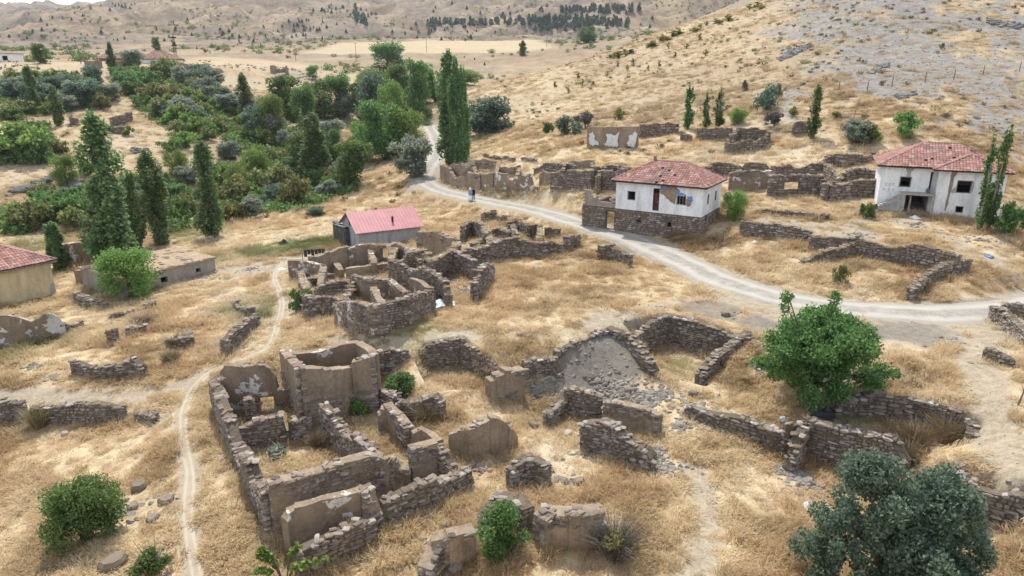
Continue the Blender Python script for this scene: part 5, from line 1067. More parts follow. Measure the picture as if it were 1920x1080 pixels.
scatter('undergrowth', 'green undergrowth filling the gully and thickets', UX, UY, RN.uniform(.6, 1.7, n), RN.choice([1, 1, 2, 2, 3], n), RN.rand(n), coll=cush)
# ------------------------------------------------------------------ houses
def mat_tile(name, cols):
    n = NT(name); r = rnd(n); f = n.noise(n.pos(), .9, 4, .6); c = n.ramp(r, [(i/(len(cols)-1), k) for i, k in enumerate(cols)])
    c = n.mix(n.ramp(f, [(.50, 0), (.64, .65)]), c, (.15, .125, .12)); return n.finish(c, .85, None, .15)
M_TILE = mat_tile('red_roof_tile', [(.25, .125, .10), (.32, .16, .13), (.35, .185, .155), (.38, .215, .185), (.43, .30, .265)])
M_TILEP = mat_tile('pink_roof_tile', [(.32, .15, .12), (.41, .215, .18), (.47, .30, .265)])
M_WHITEW = mat_mud('whitewash', (.72, .72, .715), (.86, .865, .87)); M_DARKWOOD = simple('dark_weathered_wood', (.07, .05, .04), .9, .4, 4)
M_GREYWOOD = simple('grey_weathered_wood', (.22, .19, .16), .9, .35, 5); M_BLUE = simple('blue_wall_paint', (.15, .27, .60), .9, .15, 3)
M_CEMENT = simple('grey_cement', (.34, .325, .30), .95, .25, 3); M_BLOCK = mat_stone('cement_block', .5)
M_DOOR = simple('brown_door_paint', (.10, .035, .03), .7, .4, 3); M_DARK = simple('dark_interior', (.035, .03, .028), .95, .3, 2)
M_METAL = simple('red_sheet_roof', (.40, .155, .165), .55, .14, 1.0, .3); M_GREYR = mat_mud('grey_render', (.33, .33, .33), (.43, .43, .425))
M_YELL = mat_mud('yellow_limewash', (.58, .46, .25), (.72, .61, .40)); M_TIN = simple('grey_tin', (.42, .40, .39), .5, .2, 1.5, .4)
M_GLASS = simple('dark_window_glass', (.05, .06, .07), .15, .2, 1, .6)
def rects(mb, L, z0, z1, holes, fn, m=0):
    xs = sorted(set([0, L]+[h[0] for h in holes]+[h[1] for h in holes]))
    for a, b in zip(xs[:-1], xs[1:]):
        if b-a < .01: continue
        c = (a+b)/2; iv = [(z0, z1)]
        for h in holes:
            if h[0] < c < h[1]:
                nv = []
                for (p, q) in iv:
                    if h[3] <= p or h[2] >= q: nv.append((p, q)); continue
                    if h[2]-p > .01: nv.append((p, h[2]))
                    if q-h[3] > .01: nv.append((h[3], q))
                iv = nv
        for p, q in iv: fn(mb, a, b, p, q, m)
def shell(th, W, Dp, z0, z1, mat, front=(), right=(), left=(), back=(), t=.35, name='wall', x0=0.0, y0=0.0):
    """four walls of a box with openings; openings (s0,s1,zlo,zhi)"""
    for holes, fn, L in ((front, lambda m, a, b, p, q, k: m.box(x0+a, x0+b, y0, y0+t, p, q), W), (right, lambda m, a, b, p, q, k: m.box(x0+W-t, x0+W, y0+t+a, y0+t+b, p, q), Dp-2*t),
                         (left, lambda m, a, b, p, q, k: m.box(x0, x0+t, y0+t+a, y0+t+b, p, q), Dp-2*t), (back, lambda m, a, b, p, q, k: m.box(x0+a, x0+b, y0+Dp-t, y0+Dp, p, q), W)):
        m = MB(); rects(m, L, z0, z1, list(holes), fn); m.build(name, mat, th)
def tiles(mb, poly, drop=.0, du=.27, dv=.37, lift=.05):
    """clay tiles over a roof plane; poly[0]-poly[1] is the eave"""
    P = [np.array(p, float) for p in poly]; ex = P[1]-P[0]; L = np.linalg.norm(ex); ex /= L
    n = np.cross(ex, P[-1]-P[0]); n /= np.linalg.norm(n); ey = np.cross(n, ex)
    if n[2] < 0: n = -n
    uv = np.array([((p-P[0])@ex, (p-P[0])@ey) for p in P]); vmax = uv[:, 1].max(); vmin = min(0, uv[:, 1].min()); k = 0
    nr = int(vmax/dv)+1
    for r in range(nr):
        off = RN.uniform(-.02, .02)
        for c in range(int((uv[:, 0].max()-uv[:, 0].min())/du)+1):
            u = uv[:, 0].min()+(c+.5)*du; v = (r+.5)*dv
            if poly_dist(np.array([u]), np.array([v]), uv)[0] < -.06: continue
            if RN.rand() < drop: continue
            j = RN.uniform(-.02, .02); h0 = lift+.045+RN.uniform(-.012, .012); h1 = lift+.015
            pts = []
            for (vv, hh) in ((r*dv-.03+off+j, h0), ((r+1)*dv+.01+off, h1)):
                for (uu, a) in ((-.5, 0), (-.2, .055), (.2, .055), (.5, 0)): pts.append(P[0]+ex*(u+uu*du*.98)+ey*vv+n*(hh+a))
            pts += [P[0]+ex*(u+uu*du*.98)+ey*(r*dv-.03+off+j)+n*(h0+a-.035) for (uu, a) in ((-.5, 0), (-.2, .055), (.2, .055), (.5, 0))]
            mb.add(pts, [(0, 1, 5, 4), (1, 2, 6, 5), (2, 3, 7, 6), (8, 9, 1, 0), (9, 10, 2, 1), (10, 11, 3, 2)])
def ridge(mb, a, b, r=.12):
    a, b = np.array(a, float), np.array(b, float); L = np.linalg.norm(b-a); n = max(2, int(L/.38))
    for i in range(n):
        p = a+(b-a)*i/n; q = a+(b-a)*(i+1.08)/n; d = (q-p)/np.linalg.norm(q-p); s = np.cross(d, [0, 0, 1]); s /= np.linalg.norm(s)+1e-9; V = []
        for e, w in ((p, r*1.08), (q, r*.92)):
            for k in range(5):
                A = math.pi*k/4; V.append(e+s*math.cos(A)*w+np.array([0, 0, 1])*(math.sin(A)*w*.75))
        mb.add(V, [(k, k+1, k+6, k+5) for k in range(4)])
def frame(th, x0, x1, z0, z1, axis, at, mat=M_GREYWOOD, w=.07, bars=0, name='window', pane=None, dep=.10):
    """window frame in an opening; axis 'x': wall along x at y=at, 'y': wall along y at x=at"""
    m = MB(); f = (lambda a, b, p, q: m.box(a, b, at-dep/2, at+dep/2, p, q)) if axis == 'x' else (lambda a, b, p, q: m.box(at-dep/2, at+dep/2, a, b, p, q))
    f(x0, x0+w, z0, z1); f(x1-w, x1, z0, z1); f(x0+w, x1-w, z1-w, z1); f(x0+w, x1-w, z0, z0+w)
    for k in range(bars): c = x0+(x1-x0)*(k+1)/(bars+1); f(c-w*.35, c+w*.35, z0+w, z1-w)
    o = m.build(name, mat, th)
    if pane is not None:
        p = MB(); g = (lambda a, b, c, d: p.box(a, b, at+.005, at+.02, c, d)) if axis == 'x' else (lambda a, b, c, d: p.box(at-.02, at-.005, a, b, c, d)); g(*pane); p.build('pane', M_GLASS, o)
    return o
def patchmesh(th, name, poly, mat, y, axis='x', t=.012, jit=.05, sub=4):
    """thin layer of plaster or paint on a wall face"""
    m = MB(); n = len(poly); f = (lambda p, o: (p[0], y-o, p[1])) if axis == 'x' else (lambda p, o: (y+o, p[0], p[1]))
    rr = []
    for i in range(n):
        a, b = np.array(poly[i]), np.array(poly[(i+1) % n])
        for k in range(sub): q = a+(b-a)*k/sub; rr.append((q[0]+RN.uniform(-jit, jit), q[1]+RN.uniform(-jit, jit)))
    k = len(rr); m.add([f(p, t) for p in rr]+[f(p, 0) for p in rr], [tuple(range(k)) if axis == 'x' else tuple(range(k))[::-1]]+[(i, (i+1) % k, k+(i+1) % k, k+i) for i in range(k)])
    return m.build(name, mat, th)
def basis(L, C):
    """house frame: origin at L, x towards C, y away from the camera"""
    L = np.array(L[:2]); C = np.array(C[:2]); d = C-L; W = float(np.hypot(*d)); return W, math.atan2(d[1], d[0])
def boards(mb, P, Q, w, th_, m=0):
    mb.add([P[0], P[1], Q[1], Q[0], P[0]-np.array([0, 0, th_]), P[1]-np.array([0, 0, th_]), Q[1]-np.array([0, 0, th_]), Q[0]-np.array([0, 0, th_])], [(0, 1, 2, 3), (7, 6, 5, 4), (0, 4, 5, 1), (1, 5, 6, 2), (2, 6, 7, 3), (3, 7, 4, 0)], m)
# ---- small white house with stone base
g1 = G(1312, 444); z1 = float(g1[2])-.05; HT = rise(g1, 352); Lc = atz(1156, 339, z1+HT); Cc = np.array([g1[0], g1[1], z1]); W, rz = basis(Lc, Cc)
h1 = empty('white_house', (Lc[0], Lc[1], z1), 'small white house with red hip roof on a stone base above the road', 'house', None, rz); h1['kind'] = 'thing'
DP = 6.4; hb = 2.15; ht = 5.25; h1.scale = (1, 1, HT/5.25)
def stone_base(th, W, Dp, z0, z1_, front=(), right=(), x0=0.0):
    """rubble stone storey: wall cores and facing stones as parts"""
    shell(th, W, Dp, z0, z1_, M_CORE, front, right, name='stone_base', t=.45, x0=x0); S = []
    def lay(L, holes, put):
        z = z0
        while z < z1_-.08:
            ch = RN.uniform(.17, .27); q = -RN.rand()*.2
            while q < L:
                w = RN.uniform(.25, .65); c = q+w/2
                if 0 < c < L and not any(h[0]-.08 < c < h[1]+.08 and h[2]-.05 < z+ch/2 < h[3]+.05 for h in holes) and z+ch < z1_+.05: put(c, z+ch/2, w, ch)
                q += w
            z += ch
    lay(W, front, lambda c, z, w, h: S.append((x0+c, .04, z, w*.96, .2, h*.95, 0, RN.uniform(-.05, .05), RN.randint(NS))))
    lay(Dp, [(a+.45, b+.45, c, d) for a, b, c, d in right], lambda c, z, w, h: S.append((x0+W-.04, c, z, w*.96, .2, h*.95, math.pi/2, RN.uniform(-.05, .05), RN.randint(NS))))
    tag(ob('stonework', stones_joined('stonework', S, M_STONEB), th), kind='stuff')
AX = 3.7
stone_base(h1, W+AX, DP, -1.6, hb, front=[(AX*.72, AX*.98, -.3, 1.7), (AX+2.4, AX+2.85, .85, 1.35), (AX+5.6, AX+6.0, .75, 1.25)], right=[(1.0, 1.3, 1.5, 2.2)], x0=-AX)
WIN = [(1.25, 2.1, 3.25, 4.25), (3.95, 4.62, 2.35, 4.8), (6.35, 7.3, 3.25, 4.25)]; WR = [(1.2, 1.9, 3.2, 4.35), (3.8, 4.5, 3.2, 4.3)]
shell(h1, W, DP, hb, ht, M_WHITEW, WIN, WR)
m = MB().box(.36, W-.36, .36, DP-.36, hb+.02, hb+.1); m.build('floor', M_GREYWOOD, h1)
frame(h1, 1.25, 2.1, 3.25, 4.25, 'x', .12); frame(h1, 6.35, 7.3, 3.25, 4.25, 'x', .10, M_GREYWOOD, .08, 2)
frame(h1, 3.95, 4.62, 2.35, 4.8, 'x', .12, M_DARKWOOD, .07, 0, 'door_frame'); d_ = MB().box(4.02, 4.55, .16, .21, 2.4, 4.2).build('door', M_DOOR, h1); MB().box(4.02, 4.55, .10, .18, 4.2, 4.28).build('transom_bar', M_DARKWOOD, h1)
MB().box(4.45, 4.49, .11, .16, 3.25, 3.4).build('handle', M_TIN, d_)
frame(h1, .35+1.2, .35+1.9, 3.2, 4.35, 'y', W-.12, M_GREYWOOD, .07, 0, pane=(.35+1.27, .35+1.83, 3.3, 4.0)); frame(h1, .35+3.8, .35+4.5, 3.2, 4.3, 'y', W-.12, M_GREYWOOD, .07, 1)
patchmesh(h1, 'exposed_mud', [(4.68, 5.2), (6.3, 5.2), (6.3, 3.2), (5.7, 3.55), (5.1, 4.1), (4.7, 4.3)], M_MUD, -.002)
patchmesh(h1, 'exposed_mud', [(7.35, 4.0), (7.75, 3.9), (7.8, 3.3), (7.5, 3.15), (7.33, 3.3)], M_MUD, -.002)
patchmesh(h1, 'blue_paint', [(4.7, 5.15), (5.35, 5.2), (5.4, 5.0), (5.1, 4.8), (4.75, 4.85)], M_BLUE, -.018)
patchmesh(h1, 'blue_paint', [(6.3, 4.95), (6.5, 5.0), (6.65, 4.6), (7.3, 4.4), (7.35, 4.25), (6.3, 4.27)], M_BLUE, -.004); patchmesh(h1, 'blue_paint', [(7.4, 4.25), (7.8, 4.3), (8.0, 3.95), (7.85, 3.5), (7.7, 3.9), (7.4, 4.05)], M_BLUE, -.018)
def hip_roof(th, x0, x1, y0, y1, ze, rise, ridge_axis='x', rl=None, mat=M_TILE, drop=.01, deck=M_DARKWOOD, name='roof'):
    w, d = x1-x0, y1-y0
    if ridge_axis == 'x': i = min(d/2, w/2-.05) if rl is None else (w-rl)/2; A = (x0+i, (y0+y1)/2, ze+rise); Bq = (x1-i, (y0+y1)/2, ze+rise)
    else: i = min(w/2, d/2-.05) if rl is None else (d-rl)/2; A = ((x0+x1)/2, y0+i, ze+rise); Bq = ((x0+x1)/2, y1-i, ze+rise)
    c = [(x0, y0, ze), (x1, y0, ze), (x1, y1, ze), (x0, y1, ze)]
    if ridge_axis == 'x': planes = [[c[0], c[1], Bq, A], [c[1], c[2], Bq], [c[2], c[3], A, Bq], [c[3], c[0], A]]
    else: planes = [[c[0], c[1], A], [c[1], c[2], Bq, A], [c[2], c[3], Bq], [c[3], c[0], A, Bq]]
    m = MB(); m.add([*c, A, Bq], [tuple([*c, A, Bq].index(q) for q in p) for p in planes]); m.add([(p[0], p[1], ze-.12) for p in c]+c, [(0, 3, 2, 1), (0, 1, 5, 4), (1, 2, 6, 5), (2, 3, 7, 6), (3, 0, 4, 7)])
    r = m.build(name, deck, th); t = MB()
    for p in planes: tiles(t, p, drop)
    tag(t.build('roof_tiles', mat, r), kind='stuff'); rd = MB()
    hips = [(c[0], A), (c[1], Bq if ridge_axis == 'x' else A), (c[2], Bq), (c[3], A if ridge_axis == 'x' else Bq), (A, Bq)]
    for a, b in hips: ridge(rd, (a[0], a[1], a[2]+.09), (b[0], b[1], b[2]+.09))
    rd.build('ridge_tiles', mat, r)['kind'] = 'stuff'; return r
hip_roof(h1, -.4, W+.4, -.4, DP+.4, ht+.06, 1.95, 'x', 3.4, drop=.012)
m = MB().box(2.6, 2.85, 3.2, 3.45, ht+1.7, ht+2.55); m.build('chimney', M_STONEB, h1)
# ruined cement block annex
S = []
for r in range(9):
    for c in range(9):
        x = -AX+.02+c*.42+(.21 if r % 2 else 0); z = hb+.1+r*.2; top = 1.75 if x < -AX+.75 else (.55 if -2.05 < x < -.95 else 1.25-.2*abs(math.sin(c)))
        if z-hb < top and x+.4 < -.02: S.append((x+.2, .15, z, .41, .3, .19, 0, 0, RN.randint(NS)))
m = MB()
for s in S: m.box(s[0]-.2, s[0]+.195, .02, .26, s[2]-.095, s[2]+.09)
tag(m.build('block_wall', mat_mud('cement_blocks', (.30, .25, .21), (.42, .36, .31)), h1), kind='stuff')
# ---- big two-storey white house
g2 = G(1760, 410); z2 = float(g2[2])-.1; HR = rise(g2, 319); HE = 5.4; A2 = atz(1655, 311, z2+HR); W2, rz2 = 10.3, R(-24)
h2 = empty('white_house', (A2[0], A2[1], z2), 'big two storey white house with stained red tiled roof and outside stair', 'house', None, rz2); h2['kind'] = 'thing'
h2.scale = (1, 1, HR/5.4); XB = W2*.47; YB = 0.0; FB = -1.0; D2 = 7.6
# left wing front wall and right block
shell(h2, XB, D2, -.6, HE, M_WHITEW, front=[(W2*.165, W2*.265, 3.1, 4.3), (W2*.415, W2*.47-.02, 2.75, 5.0), (W2*.24, W2*.44, -.3, 2.2)], t=.35)
shell(h2, W2-XB, D2-FB, -.8, HE-.02, M_WHITEW, front=[(W2*.155, W2*.275, 2.95, 4.35), (W2*.18, W2*.245, .75, 1.5)], right=[(5.3, 6.1, 3.0, 4.4)], x0=XB, y0=FB)
MB().box(.37, XB-.37, .37, D2-.37, 2.5, 2.62).build('floor', M_DARKWOOD, h2); MB().box(XB+.37, W2-.37, FB+.37, D2-.37, 2.5, 2.62).build('floor', M_DARKWOOD, h2)
MB().box(.36, XB-.36, .36, D2-.36, -.5, -.4).build('floor', M_DARK, h2)
frame(h2, W2*.165, W2*.265, 3.1, 4.3, 'x', .12, M_GREYWOOD, .1); frame(h2, XB+W2*.155, XB+W2*.275, 2.95, 4.35, 'x', FB+.15, M_GREYWOOD, .09); frame(h2, XB+W2*.18, XB+W2*.245, .75, 1.5, 'x', FB+.15, M_GREYWOOD, .07)
frame(h2, FB+.35+5.3, FB+.35+6.1, 3.0, 4.4, 'y', W2-.12, M_DOOR, .08)
patchmesh(h2, 'bare_render', [(XB+W2*.155, 3.9), (XB+W2*.145, 3.5), (XB+W2*.11, 3.15), (XB+W2*.13, 2.9), (XB+W2*.155, 2.95)], M_GREYR, FB-.002); patchmesh(h2, 'bare_render', [(XB+W2*.275, 4.35), (XB+W2*.29, 4.2), (XB+W2*.285, 3.2), (XB+W2*.275, 2.95)], M_GREYR, FB-.002)
patchmesh(h2, 'bare_render', [(W2*.20, 5.3), (W2*.28, 5.3), (W2*.25, 4.9), (W2*.255, 4.3), (W2*.21, 4.3), (W2*.215, 4.8)], M_GREYR, -.002)
patchmesh(h2, 'mud_streak', [(XB+.95, 5.3), (XB+1.45, 5.3), (XB+1.25, 4.6), (XB+1.2, 2.5), (XB+1.1, .9), (XB+1.0, .9), (XB+1.0, 4.6)], M_MUD, FB-.002)
# porch: slab, posts, stair
m = MB().box(W2*.19, XB-.01, FB-.25, -.005, 2.45, 2.63); m.build('porch_slab', M_CEMENT, h2)
for x in (W2*.195, XB-.28): MB().box(x, x+.22, FB-.2, FB+.02, -.9, 2.448).build('porch_post', M_CEMENT, h2)
MB().box(W2*.27, W2*.27+.16, -.42, -.28, -.8, 2.448).build('porch_post', M_CEMENT, h2)
m = MB(); ns = 11
for k in range(ns): a = W2*.19-.02-(ns-1-k)*.29-.29; m.box(a, a+.29, FB-.2, FB+.75, -.28+k*.21, .12+k*.21)
m.build('stair', M_CEMENT, h2); MB().box(W2*.40, W2*.43, FB+.6, FB+1.0, 2.631, 3.1).build('rubble_block', M_STONE, h2)
m = MB().box(XB-.9, XB-.42, .1, .18, 2.65, 4.9); m.build('door', M_DARK, h2)
r2 = hip_roof(h2, -.45, W2+.45, -.45, D2+.45, HE+.06, 2.3, 'x', 3.0, drop=.02)
bx0, bx1 = XB-.55, W2+.45; bf = FB-.5; bm = (bx0+bx1)/2; zz = HE+.0; ap = (bm, 2.2, zz+1.75)
m = MB(); pl = [[(bx0, bf, zz), (bx1, bf, zz), (bm, bf+2.6, zz+1.5), ], [(bx1, bf, zz), (bx1, 1.2, zz), (bm, 2.9, zz+1.5), (bm, bf+2.6, zz+1.5)], [(bx0, 1.2, zz), (bx0, bf, zz), (bm, bf+2.6, zz+1.5), (bm, 2.9, zz+1.5)]]
vs = []; fs = []
for p in pl: b = len(vs); vs += p; fs.append(tuple(range(b, b+len(p))))
m.add(vs, fs); m.add([(bx0, bf, zz-.1), (bx1, bf, zz-.1), (bx1, 1.2, zz-.1), (bx0, 1.2, zz-.1), (bx0, bf, zz), (bx1, bf, zz), (bx1, 1.2, zz), (bx0, 1.2, zz)], [(0, 3, 2, 1), (0, 1, 5, 4), (1, 2, 6, 5), (3, 0, 4, 7)])
r3 = m.build('porch_roof', M_DARKWOOD, h2); t = MB()
for p in pl: tiles(t, p, .02)
tag(t.build('roof_tiles', M_TILE, r3), kind='stuff'); rd = MB()
for a, b in [((bx0, bf, zz+.1), (bm, bf+2.6, zz+1.62)), ((bx1, bf, zz+.1), (bm, bf+2.6, zz+1.62)), ((bm, bf+2.6, zz+1.62), (bm, 2.6, zz+1.62))]: ridge(rd, a, b)
tag(rd.build('ridge_tiles', M_TILE, r3), kind='stuff')
MB().box(W2*.73, W2*.73+.3, 2.6, 2.9, HE+1.3, HE+2.25).build('chimney', M_TILE, h2)
def text_part(th, s, size, loc, rx, mat, name='graffiti'):
    cu = bpy.data.curves.new(name, 'FONT'); cu.body = s; cu.size = size; cu.extrude = .002; tmp = bpy.data.objects.new(name, cu); COL.objects.link(tmp); bpy.context.view_layer.update()
    me = bpy.data.meshes.new_from_object(tmp.evaluated_get(bpy.context.evaluated_depsgraph_get())); bpy.data.objects.remove(tmp); me.materials.clear(); me.materials.append(mat)
    o = ob(name, me, th, loc); o.rotation_euler = (rx, 0, 0); return o
text_part(h2, '2.07', .5, (W2*.04, -.006, 3.15), R(90), M_TIN); text_part(h2, 'A Y K', .46, (W2*.03, -.006, 2.55), R(90), M_TIN)
# ---- grey house with red metal roof and dark lean-to
z3 = float(G(640, 464)[2])-.1; E3 = 2.35; N3 = atz(671, 435, z3+E3); R3 = atz(788, 422, z3+E3); W3, rz3 = basis(N3, R3)
h3 = empty('metal_roof_house', (N3[0], N3[1], z3), 'grey rendered cottage with red sheet metal roof beside the green yard', 'house', None, rz3); h3['kind'] = 'thing'
D3 = 5.8; RZ = 1.5
shell(h3, W3, D3, -.8, E3, M_GREYR, left=[(2.0, 2.7, .9, 1.9)], t=.3)
m = MB().add([(0, 0, E3), (0, D3, E3), (0, D3/2, E3+RZ), (.3, 0, E3), (.3, D3, E3), (.3, D3/2, E3+RZ)], [(0, 2, 1), (3, 4, 5), (0, 1, 4, 3)]); m.build('gable_wall', M_GREYR, h3)
m = MB().add([(W3-.3, 0, E3), (W3-.3, D3, E3), (W3-.3, D3/2, E3+RZ), (W3, 0, E3), (W3, D3, E3), (W3, D3/2, E3+RZ)], [(0, 2, 1), (3, 4, 5), (0, 1, 4, 3)]); m.build('gable_wall', M_GREYR, h3)
o_ = frame(h3, .3+2.0, .3+2.7, .9, 1.9, 'y', .12, simple('white_window_frame', (.7, .7, .7), .6, .05), .08, 1); frame(h3, D3/2-.2, D3/2+.1, E3+.15, E3+.75, 'y', -.01, M_DARKWOOD, .12, 0, 'gable_vent')
m = MB(); nn = 40
for (ya, yb) in ((-.35, D3/2), (D3+.35, D3/2)):
    za = E3-.35*RZ/(D3/2)+.08; zb = E3+RZ+.08; V = []; Fq = []
    for k in range(nn+1):
        x = -.35+(W3+.7)*k/nn; dz = .014 if k % 2 else 0; V += [(x, ya, za+dz), (x, yb, zb+dz), (x, ya, za+dz-.05), (x, yb, zb+dz-.05)]
    for k in range(nn): Fq += [(4*k, 4*k+4, 4*k+5, 4*k+1), (4*k+2, 4*k+3, 4*k+7, 4*k+6), (4*k, 4*k+2, 4*k+6, 4*k+4)]
    m.add(V, Fq)
m.build('roof', M_METAL, h3); m = MB().box(W3*.58, W3*.58+.18, .75, .95, E3+.45, E3+1.1); m.build('stove_pipe', M_DOOR, h3)
m = MB().box(-.02, W3*.55, D3+.02, D3+2.3, -.6, 1.9); m.box(-.5, -.02, D3*.52, D3+2.3, -.6, 2.1); m.build('lean_to', simple('black_tar_cladding', (.09, .095, .105), .7, .4, 2), h3)
m = MB(); m.add([(-.6, D3*.5, 2.35), (W3*.55, D3*.5+2, 2.35), (W3*.55, D3+2.5, 1.8), (-.6, D3+2.5, 1.8)], [(0, 1, 2, 3)]); m.build('lean_to_roof', M_TIN, h3)
for k, y in enumerate((D3*.62, D3*.85, D3+.55)): frame(h3, y, y+.55, .5, 1.6, 'y', -.55, M_GREYWOOD, .09, 0, 'lean_to_window')
# ---- yellow house at the left edge
z4 = float(G(96, 556)[2])-.1; E4 = 3.2; K4 = atz(93, 489, z4+E4); J4 = atz(-20, 512, z4+E4); d = (K4-J4)[:2]; d /= np.hypot(*d); L4 = K4[:2]-d*9.5; W4, rz4 = basis(L4, K4)
h4 = empty('yellow_house', (L4[0], L4[1], z4), 'yellow limewashed house with pink tiled roof cut by the left edge', 'house', None, rz4); h4['kind'] = 'thing'
shell(h4, W4, 8.0, -.8, E4, M_YELL, front=[(2.2, 3.2, 1.1, 2.3)], t=.35); frame(h4, 2.2, 3.2, 1.1, 2.3, 'x', .1, pane=(2.3, 3.1, 1.2, 2.2)); hip_roof(h4, -.45, W4+.45, -.45, 8.45, E4+.06, 2.1, 'x', 1.6, M_TILEP, 0)
patchmesh(h4, 'blue_grey_patch', [(W4-.5, .1), (W4-.02, .1), (W4-.02, 1.2), (W4-.3, 1.15), (W4-.45, .8)], M_GREYR, -.002)
m = MB(); m.box(-.44, W4+.44, -.47, -.44, E4-.12, E4+.04); m.build('fascia', M_GREYWOOD, h4)
# ---- flat roofed stone shed
z5 = float(G(300, 530)[2])-.2; E5 = 1.7; R5 = atz(402, 485, z5+E5); L5 = atz(222, 527, z5+E5); W5, rz5 = basis(L5, R5)
h5 = empty('flat_roof_shed', (L5[0], L5[1], z5), 'long low stone shed with a flat slab covered earth roof behind the round tree', 'shed', None, rz5); h5['kind'] = 'thing'
shell(h5, W5, 7.0, -.8, E5, mat_mud('grey_shed_render', (.26, .23, .20), (.40, .36, .32)), front=[(W5*.40, W5*.47, .55, 1.1), (W5*.78, W5*.83, .75, 1.15)], t=.4); MB().box(-.15, W5+.15, -.15, 7.15, E5+.003, E5+.16).build('roof', mat_mud('earth_roof', (.30, .22, .14), (.44, .34, .24)), h5)
S = [(RN.uniform(-.1, W5), -.05+RN.uniform(0, .25), E5+.19, RN.uniform(.4, .8), RN.uniform(.3, .5), .07, RN.uniform(-.3, .3), 0, RN.randint(NS)) for k in range(26)]+[(RN.uniform(0, W5), RN.uniform(.3, 6.8), E5+.19, RN.uniform(.3, .7), RN.uniform(.3, .6), .07, RN.uniform(0, 6), 0, RN.randint(NS)) for k in range(45)]
for s in S: o_ = ob('roof_slab', stone_mesh(s[8], M_STONE), h5, s[:3], s[6]); o_.scale = s[3:6]
MB().box(.41, W5-.41, .41, 6.59, -.1, 0).build('floor', M_DARK, h5)
ruin('ruined_wall', 'tall tan mud wall with a white patch behind the young poplar', [('mudw', [(112,458,2.6),(140,454,2.7),(166,452,2.5),(168,470,1.5)], dict(rag=.08)), ('mud', [(142,506,1.3),(178,508,1.2)], dict(rag=.05))], cat='wall')
# ---- far houses
def far_house(label, pl, pr, zoff, eh, depth, rise, mat, wins, flat=False, gable=False):
    g = G((pl[0]+pr[0])/2, pl[1]+zoff); A = ray(*pl); dist = np.hypot(g[0], g[1]); k = g[1]/A[1]; P = np.array([0, 0, CAMZ])+A*k; Bv = ray(*pr); Q = np.array([0, 0, CAMZ])+Bv*(k*1.0)
    Wf, rz = basis(P, Q); e = empty('far_house', (P[0], P[1], P[2]-eh), label, 'house', None, rz); e['kind'] = 'thing'
    shell(e, Wf, depth, -2.5, eh, mat, front=[(Wf*a, Wf*b, eh*c, eh*d_) for a, b, c, d_ in wins], t=.35)
    for a, b, c, d_ in wins: frame(e, Wf*a, Wf*b, eh*c, eh*d_, 'x', .1, M_DARKWOOD, .12)
    MB().box(.36, Wf-.36, .36, depth-.36, .02, .1).build('floor', M_DARK, e)
    if flat: MB().box(-.3, Wf+.3, -.3, depth+.3, eh+.003, eh+.3).build('roof', M_CEMENT, e)
    else: hip_roof(e, -.5, Wf+.5, -.5, depth+.5, eh+.05, rise, 'x', Wf*(.95 if gable else .25), M_TILE, .0)
far_house('white house with a red hip roof on the far plateau', (260, 111), (320, 110), 7, 2.6, 9, 2.9, M_WHITEW, [(.38, .5, .35, .8), (.76, .88, .35, .8)])
far_house('long low ruined shed with a patchy red roof on the far plateau', (185, 110), (240, 111), 4, 2.2, 6, 1.6, M_MUD, [(.2, .3, .3, .8)], gable=True)
far_house('flat roofed white hut at the left edge of the plateau', (-12, 101), (21, 101), 14, 3.0, 6, 0, M_WHITEW, [(.45, .75, .25, .8)], flat=True)

# white plaster left on the high mud wall: three ragged patches
pa, pb = G(1100, 277), G(1196, 277); Wp, rp = basis(pa, pb); M_PL = simple('white_plaster', (.66, .66, .65), .95, .12, 2)
oh = np.array(WPW.location)
for poly in ([(.05, 2.1), (.12, 2.3), (.15, 1.9), (.17, 1.2), (.24, .8), (.23, .5), (.14, .35), (.08, .4), (.05, .9), (.06, 1.5)], [(.34, .6), (.40, .4), (.47, .3), (.56, .25), (.62, .35), (.61, 1.1), (.64, 2.4), (.60, 2.3), (.57, 1.9), (.46, 2.2), (.38, 2.0), (.40, 1.4), (.38, .9)], [(.80, .35), (.92, .4), (.96, 1.0), (.97, 2.3), (.92, 2.5), (.88, 2.1), (.81, 2.0), (.83, 1.3), (.79, .8)]):
    o_ = patchmesh(WPW, 'plaster_patch', [(u*Wp, z) for u, z in poly], M_PL, -.33, t=.03, jit=.11, sub=3)
    o_.location = [float(v) for v in pa-oh]; o_.rotation_euler = (0, 0, rp)
# ------------------------------------------------------------------ people: the couple on the road
def person(label, g, rz, cloth, parts):
    m = MB(); V = []; F = []
    def loop(z, rx, ry, x=0, y=0, n=14):
        b = len(V); V.extend([(x+math.cos(2*math.pi*k/n)*rx, y+math.sin(2*math.pi*k/n)*ry, z) for k in range(n)]); return b
    e = empty('person', g, label, 'person', None, rz); e['kind'] = 'thing'
    for nm, mat, rings in parts:
        V.clear(); F.clear(); bs = [loop(*r) for r in rings]; n = 14
        for a, b in zip(bs[:-1], bs[1:]): F.extend([(a+k, a+(k+1) % n, b+(k+1) % n, b+k) for k in range(n)])
        F.append(tuple(bs[0]+k for k in reversed(range(n)))); F.append(tuple(bs[-1]+k for k in range(n)))
        ob(nm, mesh_np(nm, list(V), list(F), [mat], smooth_=True), e)
    return e
C_WHITE = simple('white_dress', (.80, .80, .84), .8, .05); C_BLUE = simple('blue_jacket', (.16, .33, .55), .8, .1); C_BLACK = simple('black_suit', (.018, .018, .022), .8, .2); C_SKIN = simple('skin', (.45, .28, .19), .6, .1); C_HAIR = simple('dark_hair', (.03, .02, .016), .6, .2)
